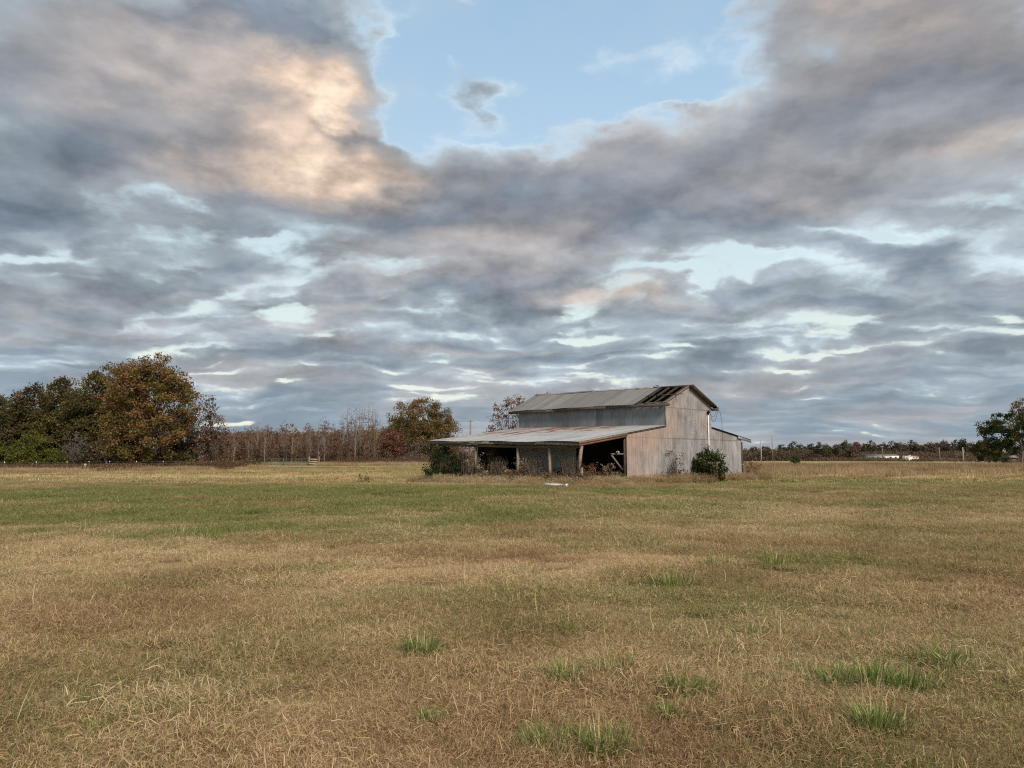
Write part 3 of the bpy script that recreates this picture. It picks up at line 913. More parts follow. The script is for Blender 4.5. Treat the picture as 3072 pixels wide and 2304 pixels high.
L_DARK = mat_leaf('dark_green_leaf', [(0, (0.028, 0.028, 0.014)), (0.5, (0.072, 0.067, 0.032)), (0.85, (0.125, 0.105, 0.046)), (1, (0.18, 0.138, 0.066))])
L_PINE = mat_leaf('pine_needle', [(0, (0.034, 0.040, 0.012)), (0.5, (0.095, 0.104, 0.026)), (1, (0.19, 0.185, 0.050))])
L_BROWN = mat_leaf('brown_leaf', [(0, (0.065, 0.043, 0.030)), (0.5, (0.145, 0.096, 0.066)), (1, (0.25, 0.175, 0.122))])
L_PINK = mat_leaf('pinkish_leaf', [(0, (0.10, 0.055, 0.042)), (0.5, (0.23, 0.135, 0.105)), (1, (0.38, 0.26, 0.21))])
L_CEDAR = mat_leaf('cedar_spray', [(0, (0.010, 0.017, 0.008)), (0.5, (0.030, 0.044, 0.017)), (1, (0.075, 0.090, 0.032))])
L_SHRUB = mat_leaf('shrub_leaf', [(0, (0.018, 0.026, 0.011)), (0.5, (0.056, 0.074, 0.027)), (1, (0.135, 0.155, 0.065))])
L_STRAW = mat_leaf('straw_stem', [(0, (0.10, 0.062, 0.032)), (0.5, (0.24, 0.165, 0.09)), (1, (0.44, 0.34, 0.215))])
L_FLUFF = mat_leaf('seed_fluff', [(0, (0.15, 0.118, 0.085)), (0.5, (0.27, 0.22, 0.17)), (1, (0.46, 0.40, 0.33))])
L_WEED = mat_leaf('dry_weed', [(0, (0.045, 0.026, 0.015)), (0.5, (0.125, 0.078, 0.044)), (1, (0.25, 0.17, 0.10))])
L_GREY = mat_leaf('grey_twig', [(0, (0.055, 0.048, 0.042)), (0.5, (0.12, 0.105, 0.092)), (1, (0.21, 0.19, 0.17))])
L_FAR = mat_leaf('far_brown', [(0, (0.085, 0.064, 0.047)), (0.5, (0.135, 0.102, 0.074)), (1, (0.20, 0.155, 0.115))])
L_FARGREEN = mat_leaf('far_green', [(0, (0.034, 0.040, 0.028)), (0.5, (0.070, 0.078, 0.050)), (1, (0.12, 0.125, 0.080))])

def unit(v):
    return v / (np.linalg.norm(v, axis=-1, keepdims=True) + 1e-9)

def leaf_quads(rng, cen, size, tint, flat=0.0, long=1.4):
    """one small folded leaf face per centre, randomly turned"""
    n = len(cen)
    a = unit(rng.normal(size=(n, 3)) * [1, 1, 1 - flat])
    b = unit(np.cross(a, rng.normal(size=(n, 3))))
    s = (size * rng.uniform(0.55, 1.35, n))[:, None]
    v = np.stack([cen - a * s * long * 0.5, cen + b * s * 0.5, cen + a * s * long * 0.5, cen - b * s * 0.5], 1).reshape(-1, 3)
    q = np.arange(n * 4).reshape(n, 4)
    return v, q, np.repeat(np.clip(tint, 0, 1), 4)

class Leaves:
    def __init__(self):
        self.v, self.q, self.t, self.n = [], [], [], 0
    def add(self, v, q, t):
        self.v.append(v)
        self.q.append(q + self.n)
        self.t.append(t)
        self.n += len(v)
    def mesh(self, name, m):
        return mesh_np(name, np.vstack(self.v), [np.vstack(self.q)], m, {'tint': np.concatenate(self.t)})

def curve(a, b, c, n=6):
    t = np.linspace(0, 1, n)[:, None]
    return (1 - t) ** 2 * a + 2 * t * (1 - t) * b + t * t * c

def crown_points(rng, ells, n, shell=0.45):
    w = np.array([e[3] * e[4] * e[5] for e in ells]) ** 0.8
    k = rng.choice(len(ells), n, p=w / w.sum())
    E = np.array([e[:6] for e in ells])[k]
    d = unit(rng.normal(size=(n, 3)))
    r = (shell + (1 - shell) * rng.uniform(0, 1, n) ** 0.6)[:, None]
    return E[:, :3] + d * r * E[:, 3:6]

def make_tree(rng, ht, tr, ells, bark, leaf, n_limb=14, n_sub=170, per=45, size=0.24, spread=0.55, base=0.15, lean=(0, 0), trunk_top=0.72, twig=0.02, shell=0.45, alt=None, altf=0.0, limb_up=0.35, flat=0.0, dens=1.0):
    """tapered trunk with limbs reaching into the crown and leaf clumps spread through the crown's volume"""
    wood = MB()
    top = np.array([lean[0], lean[1], ht * trunk_top])
    tz = np.linspace(0, 1, 9)
    tp = np.stack([top[0] * tz ** 1.3 + tr * 0.9 * np.sin(tz * 5 + rng.uniform(0, 6)), top[1] * tz ** 1.3 + tr * 0.9 * np.sin(tz * 4 + rng.uniform(0, 6)), top[2] * tz], 1)
    tp[0, :2] = 0
    rad = tr * (1.0 - 0.86 * tz) * (1 + 0.5 * np.exp(-tz * 14))
    tp[0, 2] = -0.3
    wood.tube(tp, rad, 7)
    L = crown_points(rng, ells, n_limb, 0.5)
    cen = np.mean([e[:3] for e in ells], axis=0)
    ends = []
    for p in L:
        q = cen + (p - cen) * 0.72
        f = np.clip(base + (q[2] / ht - base) * rng.uniform(0.30, 0.75), base * 0.8, 0.97)
        i = f * 8
        j = int(min(i, 7))
        s = tp[j] + (tp[j + 1] - tp[j]) * (i - j)
        r0 = tr * (1.0 - 0.86 * f) * 0.55
        mid = (s + q) / 2 + np.array([0, 0, (q[2] - s[2]) * -limb_up * 0.3 + np.linalg.norm((q - s)[:2]) * 0.12]) + rng.normal(0, 0.05 * ht * 0.2, 3)
        cp = curve(s, mid, q, 6)
        wood.tube(cp, np.linspace(r0, max(twig, r0 * 0.25), 6), 5, False)
        ends.append(cp[2:])
    ends = np.vstack(ends + [tp[4:]])
    sub = crown_points(rng, ells, n_sub, shell)
    lv = Leaves()
    lv2 = Leaves()
    for p in sub:
        d = np.linalg.norm(ends - p, axis=1)
        e = ends[np.argmin(d)]
        m = (e + p) / 2 + np.array([0, 0, 0.08 * np.linalg.norm(p - e)])
        wood.tube(curve(e, m, p + (p - e) * 0.12, 4), np.linspace(twig * 1.6, twig * 0.5, 4), 3, False)
        k = rng.poisson(per * dens * rng.uniform(0.4, 1.5))
        if k < 1:
            continue
        c = p + unit(rng.normal(0, 1, (k, 3))) * rng.uniform(0, 1, (k, 1)) ** 0.5 * 1.75 * spread * rng.uniform(0.6, 1.25) * np.array([1, 1, 0.75])
        ti = 0.30 * rng.uniform() + 0.55 * rng.uniform(0, 1, k) + 0.10
        (lv2 if alt is not None and rng.uniform() < altf else lv).add(*leaf_quads(rng, c, size, ti, flat))
    return wood.mesh('trunk', bark, True), lv.mesh('crown', leaf), (lv2.mesh('crown', alt) if lv2.n else None)

def place_tree(name, loc, meshes, label, group=None, rz=0.0, cat='tree', scale=None):
    t = thing(name, loc, label, cat, group, rz)
    if meshes[0]:
        link('trunk', meshes[0], t)
    link('crown', meshes[1], t)
    if len(meshes) > 2 and meshes[2]:
        link('crown', meshes[2], t)
    if scale:
        t.scale = scale
    return t

def dome(w, lo, hi, d=None, skew=0.0):
    """a broad crown made of a few uneven lobes: half width, bottom and top heights"""
    d = d or w
    c, h = (lo + hi) / 2, (hi - lo) / 2
    return [(skew * w, 0, c + 0.10 * h, 0.80 * w, 0.8 * d, 0.88 * h), (-0.42 * w, 0.1 * d, c - 0.25 * h, 0.56 * w, 0.6 * d, 0.60 * h), (0.45 * w, -0.1 * d, c - 0.20 * h, 0.54 * w, 0.6 * d, 0.62 * h), (0.05 * w, -0.3 * d, c - 0.4 * h, 0.6 * w, 0.55 * d, 0.5 * h)]

def tree_at(name, px, dist, top, half, low, label, bark, leaf, seed, group=None, ells=None, **kw):
    """px column, distance, pixel rows of crown top and crown bottom, half width in pixels"""
    x = X(px, dist)
    z = gz(x, dist)
    ht = H(top, dist) - z
    w = half / F_PX * dist
    lo = H(low, dist) - z
    rng = np.random.default_rng(seed)
    e = ells(w, lo, ht) if ells else dome(w, lo, ht)
    if dist < 250 and kw.get('per', 45) > 20:
        kw['size'] = kw.get('size', 0.24) * 0.78
        kw['dens'] = 1.6
    m = make_tree(rng, ht, kw.pop('tr', 0.022 * ht), e, bark, leaf, **kw)
    return place_tree(name, (x, dist, z), m, label, group)

# the big trees at the left, from the fence back
def big_oak(w, lo, ht):
    return [(0.0, 0, 0.56 * ht, 0.80 * w, 0.8 * w, 0.33 * ht), (-0.55 * w, 0.2 * w, 0.46 * ht, 0.48 * w, 0.6 * w, 0.34 * ht), (0.62 * w, -0.1 * w, 0.52 * ht, 0.42 * w, 0.5 * w, 0.24 * ht),
            (0.1 * w, 0, 0.90 * ht, 0.34 * w, 0.4 * w, 0.095 * ht), (-0.25 * w, 0, 0.80 * ht, 0.40 * w, 0.5 * w, 0.12 * ht), (0.40 * w, 0.0, 0.74 * ht, 0.44 * w, 0.5 * w, 0.13 * ht), (0.05 * w, -0.4 * w, 0.28 * ht, 0.8 * w, 0.5 * w, 0.22 * ht)]
tree_at('oak_tree', 440, 104, 1058, 150, 1392, 'tallest oak at the left, rust and olive autumn leaves behind the wire fence', M_BARK, L_RUST, 11, ells=big_oak, n_limb=26, n_sub=520, per=44, size=0.27, spread=0.62, alt=L_OLIVE, altf=0.36, base=0.12, tr=0.34)
tree_at('oak_tree', 352, 112, 1074, 92, 1340, 'reddish brown tree just left of and behind the tallest oak', M_BARK, L_RED, 12, n_sub=300, per=40, size=0.26, spread=0.6, alt=L_OLIVE, altf=0.35)
tree_at('hardwood_tree', 270, 110, 1108, 84, 1390, 'dark green tree stepping down left of the reddish brown tree', M_BARK, L_DARK, 13, n_sub=340, per=44, size=0.28, spread=0.62, alt=L_OLIVE, altf=0.22, base=0.1)
tree_at('hardwood_tree', 178, 112, 1132, 88, 1385, 'dark green tree with a broad flat top above the small bright pines', M_BARK, L_DARK, 14, n_sub=350, per=44, size=0.28, spread=0.62, alt=L_OLIVE, altf=0.3, base=0.1)
tree_at('hardwood_tree', 84, 114, 1146, 70, 1385, 'dark tree with a thin airy top, second from the left edge of the wood', M_BARK, L_DARK, 15, n_sub=260, per=40, size=0.28, spread=0.6, alt=L_BROWN, altf=0.15, base=0.1)
tree_at('hardwood_tree', 4, 116, 1170, 72, 1385, 'dark green tree cut by the left edge of the picture', M_BARK, L_DARK, 16, n_sub=280, per=44, size=0.28, spread=0.62, alt=L_OLIVE, altf=0.2, base=0.1)
tree_at('hardwood_tree', -120, 114, 1170, 80, 1385, 'dark tree just outside the left edge of the view', M_BARK, L_DARK, 17, n_sub=150, per=40, size=0.30, spread=0.65, base=0.1)
tree_at('hardwood_tree', 330, 108, 1250, 70, 1392, 'low shadowy dark tree filling in under the left side of the tallest oak', M_BARK, L_DARK, 18, n_sub=150, per=44, size=0.27, spread=0.55, alt=L_BROWN, altf=0.3, base=0.06)
tree_at('hardwood_tree', 545, 109, 1262, 50, 1395, 'low brown and olive tree between the tallest oak and the twiggy pyramid tree', M_BARK, L_BROWN, 19, n_sub=100, per=40, size=0.24, spread=0.5, alt=L_OLIVE, altf=0.35, base=0.06)
def pyramid(w, lo, ht):
    return [(0, 0, 0.30 * ht, 0.95 * w, 0.9 * w, 0.28 * ht), (0, 0, 0.55 * ht, 0.68 * w, 0.7 * w, 0.24 * ht), (-0.05 * w, 0, 0.80 * ht, 0.36 * w, 0.4 * w, 0.18 * ht)]
tree_at('pyramid_tree', 632, 110, 1188, 64, 1395, 'twiggy brown pyramid tree with a bare open top, right of the oaks', M_BARK, L_BROWN, 20, ells=pyramid, n_limb=34, n_sub=300, per=15, size=0.19, spread=0.35, alt=L_RED, altf=0.3, base=0.08, trunk_top=0.97, tr=0.17, limb_up=-0.2)
def pine(w, lo, ht):
    return [(0, 0, 0.36 * ht, w, w, 0.34 * ht), (0.1 * w, 0, 0.70 * ht, 0.62 * w, 0.6 * w, 0.28 * ht), (-0.5 * w, -0.2 * w, 0.4 * ht, 0.5 * w, 0.5 * w, 0.3 * ht)]
tree_at('young_pine', 88, 97, 1294, 58, 1392, 'bright green young pine in front of the dark wood, the larger one', M_BARK, L_PINE, 21, ells=pine, n_sub=150, per=42, size=0.20, spread=0.38, base=0.08, tr=0.1)
tree_at('young_pine', -18, 98, 1312, 46, 1392, 'bright green young pine cut by the left edge of the picture', M_BARK, L_PINE, 22, ells=pine, n_sub=90, per=42, size=0.20, spread=0.38, base=0.08, tr=0.1)
tree_at('young_pine', 160, 98, 1345, 34, 1394, 'small low green pine at the right foot of the larger young pine', M_BARK, L_PINE, 23, ells=pine, n_sub=50, per=42, size=0.18, spread=0.34, base=0.05, tr=0.07)
tree_at('bare_tree', 222, 103, 1290, 46, 1390, 'grey leafless twiggy tree standing before the dark green wood', M_BARK_GREY, L_GREY, 24, n_limb=22, n_sub=220, per=3, size=0.14, spread=0.3, base=0.04, tr=0.10)
tree_at('bare_tree', 318, 101, 1275, 34, 1390, 'leafless grey tree with pale forking limbs below the reddish brown tree', M_BARK_PALE, L_GREY, 25, n_limb=16, n_sub=110, per=2, size=0.14, spread=0.3, base=0.04, tr=0.09)

# the oak right of the saplings and its neighbours
tree_at('oak_tree', 1258, 166, 1190, 124, 1375, 'broad olive green oak standing beyond the far end of the lean-to roof', M_BARK, L_OLIVE, 31, n_limb=20, n_sub=540, per=46, size=0.28, spread=0.72, alt=L_RUST, altf=0.45, base=0.12)
tree_at('hardwood_tree', 1175, 158, 1276, 46, 1385, 'low reddish tree at the left foot of the broad olive oak', M_BARK_GREY, L_RED, 32, n_sub=100, per=34, size=0.28, spread=0.55, base=0.08)
tree_at('hardwood_tree', 1098, 160, 1280, 40, 1380, 'small yellowish olive tree among the saplings left of the broad oak', M_BARK_GREY, L_OLIVE, 33, n_sub=70, per=36, size=0.28, spread=0.5, alt=L_RUST, altf=0.4, base=0.08)
tree_at('hardwood_tree', 1330, 162, 1300, 56, 1385, 'brown brushy tree low down at the right side of the broad oak', M_BARK_GREY, L_BROWN, 34, n_sub=100, per=34, size=0.28, spread=0.6, alt=L_RED, altf=0.3, base=0.05)
tree_at('hardwood_tree', 1240, 160, 1290, 52, 1388, 'grey brown twiggy tree in front of the trunk of the broad oak', M_BARK_PALE, L_GREY, 35, n_limb=20, n_sub=150, per=10, size=0.22, spread=0.5, base=0.04, alt=L_BROWN, altf=0.4)
# behind the barn
def vase(w, lo, ht):
    return [(0.25 * w, 0, 0.82 * ht, 0.62 * w, 0.6 * w, 0.17 * ht), (-0.45 * w, 0, 0.66 * ht, 0.5 * w, 0.5 * w, 0.20 * ht), (0.5 * w, 0, 0.58 * ht, 0.5 * w, 0.5 * w, 0.2 * ht)]
tree_at('sparse_tree', 1528, 100, 1182, 66, 1330, 'sparse pinkish leaved tree with bare forking limbs rising behind the barn roof', M_BARK, L_PINK, 36, ells=vase, n_limb=16, n_sub=150, per=13, size=0.17, spread=0.33, alt=L_RED, altf=0.35, base=0.18, tr=0.16, trunk_top=0.6)
tree_at('sparse_tree', 1474, 104, 1272, 26, 1330, 'small sparse pinkish tree peeping over the lean-to roof', M_BARK, L_PINK, 37, n_limb=10, n_sub=50, per=10, size=0.17, spread=0.28, base=0.2, tr=0.09)
tree_at('sparse_tree', 1398, 150, 1300, 26, 1345, 'low leafless brush top showing over the lean-to roof beside the utility pole', M_BARK_GREY, L_GREY, 38, n_limb=10, n_sub=50, per=4, size=0.2, spread=0.3, base=0.2, tr=0.08)

# the wood of thin saplings: seven forms, each stem a tree of its own
srn = np.random.default_rng(77)
def sapling(seed, ht, dense, leaf, alt, bark=M_BARK_PALE):
    rng = np.random.default_rng(seed)
    e = [(0, 0, 0.48 * ht, 0.13 * ht, 0.13 * ht, 0.40 * ht), (0, 0, 0.80 * ht, 0.075 * ht, 0.075 * ht, 0.18 * ht)]
    return make_tree(rng, ht, 0.0095 * ht, e, bark, leaf, n_limb=22, n_sub=90, per=dense * 0.62, size=0.17, spread=0.26, base=0.15, trunk_top=0.99, twig=0.016, alt=alt, altf=0.3, limb_up=-0.6)
forms = [sapling(101, 9.0, 6, L_RED, L_BROWN), sapling(102, 9.5, 8, L_BROWN, L_RED), sapling(103, 8.0, 12, L_RED, L_RUST), sapling(104, 10.0, 5, L_BROWN, L_PINK), sapling(105, 7.0, 16, L_BROWN, L_RED, M_BARK_GREY), sapling(106, 8.5, 9, L_RUST, L_RED)]
tall = [sapling(111, 13.0, 3, L_PINK, L_GREY), sapling(112, 13.5, 2, L_GREY, L_PINK)]
SAP = 'thin saplings in the wood behind the gate'
SAPL = 'thin sapling with sparse reddish brown leaves in the wood behind the gate'
protos = {}
def put_sapling(key, m, x, y, s, name, label, group):
    loc = (x, y, gz(x, y))
    rz = srn.uniform(0, 6.28)
    if key in protos:
        copy_tree(protos[key], loc, rz, (s, s, s))
    else:
        protos[key] = place_tree(name, loc, m, label, group, rz, scale=(s, s, s))
for i in range(96):
    px = 668 + (1150 - 668) * ((i * 0.61803) % 1.0)
    dist = srn.uniform(149, 178)
    k = int(srn.integers(0, 6))
    s = srn.uniform(0.72, 1.12) * (0.86 if 700 < px < 800 else 1.0)
    put_sapling(('s', k), forms[k], X(px, dist), dist, s, 'sapling_tree', SAPL, SAP)
for i, px in enumerate((1028, 1041, 1052, 1066, 1078, 1090, 1104, 1117, 1128, 858, 770, 955)):
    dist = srn.uniform(152, 170)
    s = srn.uniform(0.88, 1.02) * (1.0 if i < 9 else 0.78)
    put_sapling(('t', i % 2), tall[i % 2], X(px, dist), dist, s, 'tall_sapling', 'tall nearly leafless pale sapling rising above the reddish wood', 'tall pale saplings above the wood')

# brush and the dim mass of wood one cannot tell apart
def mass(name, label, boxes, leaf, seed, size, stems=None, alt=None):
    """leaf faces and upright twigs filling strips: (x0,x1,y0,y1,height,count)"""
    rng = np.random.default_rng(seed)
    lv = Leaves()
    w = MB()
    for x0, x1, y0, y1, h, cnt in boxes:
        x, y = rng.uniform(x0, x1, cnt), rng.uniform(y0, y1, cnt)
        top = h * (0.55 + 0.75 * fbm(x / 2.6, y / 2.6, seed, 3))
        z = land(x, y) + top * rng.uniform(0.0, 1.0, cnt) ** 0.8
        lv.add(*leaf_quads(rng, np.stack([x, y, z], 1), size, 0.45 * fbm(x / 3.0, z / 2.0, seed + 3, 3) + 0.55 * rng.uniform(0, 1, cnt)))
        for k in range(int(cnt * (stems or 0))):
            a, b = rng.uniform(x0, x1), rng.uniform(y0, y1)
            zz = gz(a, b)
            hh = h * rng.uniform(0.6, 1.25)
            w.tube([(a, b, zz - 0.1), (a + rng.normal(0, 0.05 * hh), b, zz + hh * 0.5), (a + rng.normal(0, 0.09 * hh), b, zz + hh)], [0.012 * hh ** 0.7, 0.008 * hh ** 0.7, 0.003], 3, False)
    o = link(name, lv.mesh(name, leaf))
    tag(o, label, None, None, 'stuff')
    if w.n:
        o2 = w.build('stems', alt or M_BARK_PALE, o, True)
        o2['kind'] = 'stuff'
    return o
mass('forest', 'dim reddish brown wood massed behind the saplings', [(X(640, 185), X(1180, 185), 176, 196, 7.3, 80000), (X(640, 162), X(1190, 162), 154, 172, 4.2, 24000), (X(1180, 185), X(1470, 185), 178, 196, 5.6, 9000)], L_BROWN, 201, 0.25, 0.018)
mass('undergrowth', 'dark brush at the foot of the trees on the left', [(X(-160, 106), X(570, 106), 103, 109, 2.6, 16000), (X(-160, 116), X(600, 116), 112, 120, 8.5, 26000)], L_DARK, 202, 0.20, 0.008, M_BARK_GREY)
mass('forest', 'dark wood running on beyond the trees at the left', [(X(-900, 112), X(-150, 112), 106, 124, 10.0, 26000)], L_DARK, 205, 0.26, 0.006, M_BARK_GREY)
mass('undergrowth', 'brown bramble and dead weeds along the wire fence', [(X(-60, 88), X(420, 92), 84, 97, 0.95, 9000), (X(380, 100), X(760, 110), 100, 108, 1.2, 7000), (X(560, 106), X(720, 106), 104, 112, 1.2, 4000), (X(690, 140), X(742, 140), 140, 152, 1.2, 1200), (X(742, 150), X(965, 150), 150, 155, 1.0, 3000), (X(965, 140), X(1320, 140), 140, 152, 1.1, 6000), (X(1000, 140), X(1330, 140), 145, 152, 1.9, 5000)], L_WEED, 203, 0.13, 0.05, M_BARK_GREY)
# far wood on the right
mass('forest', 'brown young wood far across the field on the right', [(X(2215, 440), X(2960, 440), 425, 455, 6.8, 42000), (X(2560, 420), X(3900, 420), 405, 425, 5.2, 32000), (X(2900, 300), X(3250, 300), 270, 310, 4.0, 6000), (X(1200, 450), X(2240, 450), 440, 470, 6.6, 14000)], L_FAR, 204, 0.55, 0.0)
rng = np.random.default_rng(9)
def far_form(seed, ht, w, lo, leaf, alt=None, altf=0.0):
    r = np.random.default_rng(seed)
    return make_tree(r, ht, 0.2, dome(w, lo, ht), M_BARK_GREY, leaf, n_limb=8, n_sub=60, per=44, size=0.46, spread=0.8, base=0.3, alt=alt, altf=altf, twig=0.05)
far_forms = [far_form(301, 12.5, 4.2, 4.5, L_FARGREEN), far_form(302, 13.0, 5.0, 5.5, L_FARGREEN, L_FAR, 0.3), far_form(303, 12.0, 3.4, 4.0, L_FARGREEN), far_form(304, 11.0, 4.0, 3.5, L_FAR, L_GREY, 0.3), far_form(305, 11.0, 2.6, 5.0, L_RED)]
FAR = 'trees along the far wood across the right field'
FARL = {0: 'dark green round topped tree in the far wood across the right field', 1: 'broad dark green tree with brown patches in the far wood on the right', 2: 'narrow dark green tree in the far wood across the right field', 3: 'brown bare looking tree in the far wood across the right field'}
far_list = [(2262, 1338, 3), (2300, 1336, 3), (2345, 1334, 2), (2380, 1326, 0), (2408, 1333, 1), (2436, 1332, 2), (2462, 1328, 0), (2486, 1333, 1), (2512, 1334, 2), (2538, 1323, 1), (2556, 1332, 3), (2598, 1331, 2), (2613, 1324, 0), (2634, 1332, 3), (2656, 1330, 1), (2680, 1325, 0), (2698, 1328, 2), (2712, 1328, 3), (2735, 1323, 0), (2756, 1330, 1), (2778, 1330, 3), (2800, 1324, 3), (2828, 1322, 1), (2846, 1326, 3), (2868, 1322, 0), (2890, 1318, 2), (2912, 1324, 3), (2944, 1326, 1), (2985, 1326, 0), (3030, 1328, 2), (3080, 1326, 1), (3140, 1328, 0)]
fp = {}
for px, top, k in far_list:
    dist = rng.uniform(420, 440)
    x = X(px, dist)
    z = gz(x, dist)
    s = (H(top, dist) - z) / (12.5, 13.0, 12.0, 11.0)[k]
    if k in fp:
        copy_tree(fp[k], (x, dist, z), rng.uniform(0, 6), (s, s, s))
    else:
        fp[k] = place_tree('far_tree', (x, dist, z), far_forms[k], FARL[k], FAR + (' (%s)' % ('round', 'broad', 'narrow', 'brown')[k]), 0, scale=(s, s, s))
place_tree('far_tree', (X(2574, 440), 440, gz(X(2574, 440), 440)), far_forms[4], 'small red leaved tree standing out in the far wood on the right', None, 0)

# the trees at the right edge
def spread_tree(w, lo, ht):
    return [(-0.15 * w, 0, 0.70 * ht, 0.72 * w, 0.7 * w, 0.24 * ht), (-0.48 * w, 0, 0.50 * ht, 0.48 * w, 0.5 * w, 0.20 * ht), (0.5 * w, 0, 0.66 * ht, 0.6 * w, 0.6 * w, 0.26 * ht), (-0.38 * w, 0.1 * w, 0.26 * ht, 0.42 * w, 0.4 * w, 0.20 * ht)]
tree_at('evergreen_oak', 3062, 140, 1228, 128, 1378, 'dark evergreen tree at the right edge with sky showing through its crown', M_BARK_GREY, L_CEDAR, 41, ells=spread_tree, n_limb=26, n_sub=290, per=46, size=0.26, spread=0.46, base=0.16, tr=0.24, alt=L_OLIVE, altf=0.2, lean=(1.0, 0))
def plume(w, lo, ht):
    return [(0, 0, 0.86 * ht, 0.5 * w, 0.5 * w, 0.12 * ht), (0.3 * w, 0, 0.70 * ht, 0.75 * w, 0.7 * w, 0.17 * ht), (-0.45 * w, 0, 0.82 * ht, 0.3 * w, 0.3 * w, 0.12 * ht)]
tree_at('autumn_tree', 3078, 147, 1190, 46, 1290, 'orange tinged autumn tree reaching above the dark evergreen at the right edge', M_BARK, L_RUST, 42, ells=plume, n_limb=16, n_sub=120, per=16, size=0.2, spread=0.32, base=0.25, tr=0.18, alt=L_OLIVE, altf=0.4, trunk_top=0.95)
tree_at('hardwood_tree', 2968, 190, 1312, 46, 1385, 'dark green low tree at the left foot of the evergreen at the right edge', M_BARK_GREY, L_CEDAR, 43, n_sub=90, per=40, size=0.34, spread=0.55, base=0.05, alt=L_DARK, altf=0.4)
tree_at('hardwood_tree', 3190, 150, 1240, 90, 1380, 'dark tree just outside the right edge of the view', M_BARK_GREY, L_CEDAR, 44, n_sub=110, per=40, size=0.30, spread=0.6, base=0.1)
tree_at('bush', 2385, 103, 1367, 14, 1390, 'small green bush alone in the tall grass of the right field', M_BARK_GREY, L_SHRUB, 45, n_limb=6, n_sub=26, per=26, size=0.13, spread=0.18, base=0.05, tr=0.03)

# ------------------------------------------------------------------ growth round the barn
def shrub(name, x, y, w, h, label, leaf, seed, n=60, per=40, size=0.085, spread=0.16, bark=M_BARK, alt=None, altf=0.0, ells=None, stems=9, cat='shrub', d=None):
    rng = np.random.default_rng(seed)
    z = gz(x, y)
    d = d or w
    e = ells or [(0, 0, 0.48 * h, 0.48 * w, 0.48 * d, 0.46 * h), (-0.2 * w, 0, 0.30 * h, 0.34 * w, 0.34 * d, 0.30 * h), (0.2 * w, 0.05, 0.34 * h, 0.34 * w, 0.34 * d, 0.32 * h), (0.02 * w, 0, 0.74 * h, 0.26 * w, 0.26 * d, 0.26 * h)]
    t = thing(name, (x, y, z), label, cat)
    wood = MB()
    pts = crown_points(rng, e, n, 0.25)
    stray = rng.uniform(0, 1, n) < 0.16
    pts[stray] *= rng.uniform(1.08, 1.32, (stray.sum(), 1))
    thinr = np.where(stray, 0.35, 1.0)
    roots = [(rng.uniform(-0.12, 0.12) * w, rng.uniform(-0.12, 0.12) * d) for _ in range(stems)]
    lv, l2 = Leaves(), Leaves()
    for p, th in zip(pts, thinr):
        a = roots[rng.integers(stems)]
        s = np.array([a[0], a[1], -0.05])
        wood.tube(curve(s, np.array([(s[0] + p[0]) / 2 * 0.9, (s[1] + p[1]) / 2 * 0.9, p[2] * 0.65]), p, 5), np.linspace(0.010 + 0.004 * h, 0.003, 5), 3, False)
        k = rng.poisson(per * th * rng.uniform(0.3, 1.5))
        if k:
            c = p + rng.normal(0, spread * rng.uniform(0.55, 1.1), (k, 3))
            c[:, 2] = np.maximum(c[:, 2], 0.02)
            (l2 if alt is not None and rng.uniform() < altf else lv).add(*leaf_quads(rng, c, size, 0.3 * rng.uniform() + 0.6 * rng.uniform(0, 1, k)))
    wood.build('stems', bark, t, True)
    link('foliage', lv.mesh('foliage', leaf), t)
    if l2.n:
        link('foliage', l2.mesh('foliage', alt), t)
    return t

def weed(name, x, y, h, n, label, seed, spreadw=0.35, head=0.0, leafy=14, stemmat=L_WEED, leaf=L_WEED, headmat=L_FLUFF, cat='weed', size=0.06, group=None):
    """a stand of dry stalks with leaves and, if head > 0, fluffy seed heads"""
    rng = np.random.default_rng(seed)
    t = thing(name, (x, y, gz(x, y)), label, cat, group)
    st, lf, hd = Leaves(), Leaves(), Leaves()
    for k in range(n):
        b = rng.normal(0, spreadw * 0.45, 2)
        hh = h * rng.uniform(0.55, 1.0)
        tip = np.array([b[0] + rng.normal(0, 0.16) * hh, b[1] + rng.normal(0, 0.16) * hh, hh])
        p = curve(np.array([b[0], b[1], -0.05]), np.array([b[0], b[1], hh * 0.6]), tip, 5)
        m = MB().tube(p, np.linspace(0.007, 0.0035, 5), 3, False)
        v = np.vstack(m.v)
        st.add(v, np.vstack(m.q), np.full(len(v), rng.uniform(0.2, 0.9)))
        if leafy:
            f = rng.uniform(0.1, 0.95, leafy)
            c = np.stack([np.interp(f, np.linspace(0, 1, 5), p[:, i]) for i in range(3)], 1) + rng.normal(0, 0.07, (leafy, 3))
            lf.add(*leaf_quads(rng, c, size, rng.uniform(0, 1, leafy)))
        if head:
            kk = int(rng.integers(8, 22))
            c = tip + rng.normal(0, head, (kk, 3)) * [1, 1, 0.8]
            hd.add(*leaf_quads(rng, c, size * 1.1, rng.uniform(0.1, 1, kk), 0, 1.1))
    link('stalks', st.mesh('stalks', stemmat), t)
    if lf.n:
        link('leaves', lf.mesh('leaves', leaf), t)
    if hd.n:
        link('seed_heads', hd.mesh('seed_heads', headmat), t)['kind'] = 'stuff'
    return t

bx, by, _ = bw(8.0, -0.95)
shrub('bush', bx, by, 2.25, 2.45, 'rounded green bush against the gable wall at the foot of the white conduit', L_SHRUB, 51, n=150, per=44, size=0.095, spread=0.17, stems=14, d=1.6, alt=L_CEDAR, altf=0.35)
wx, wy, _ = bw(7.5, -1.75)
weed('goldenrod', wx, wy, 1.65, 9, 'dry goldenrod with pale heads standing in front of the rounded green bush', 52, 0.4, 0.07, 10, L_STRAW, L_WEED)
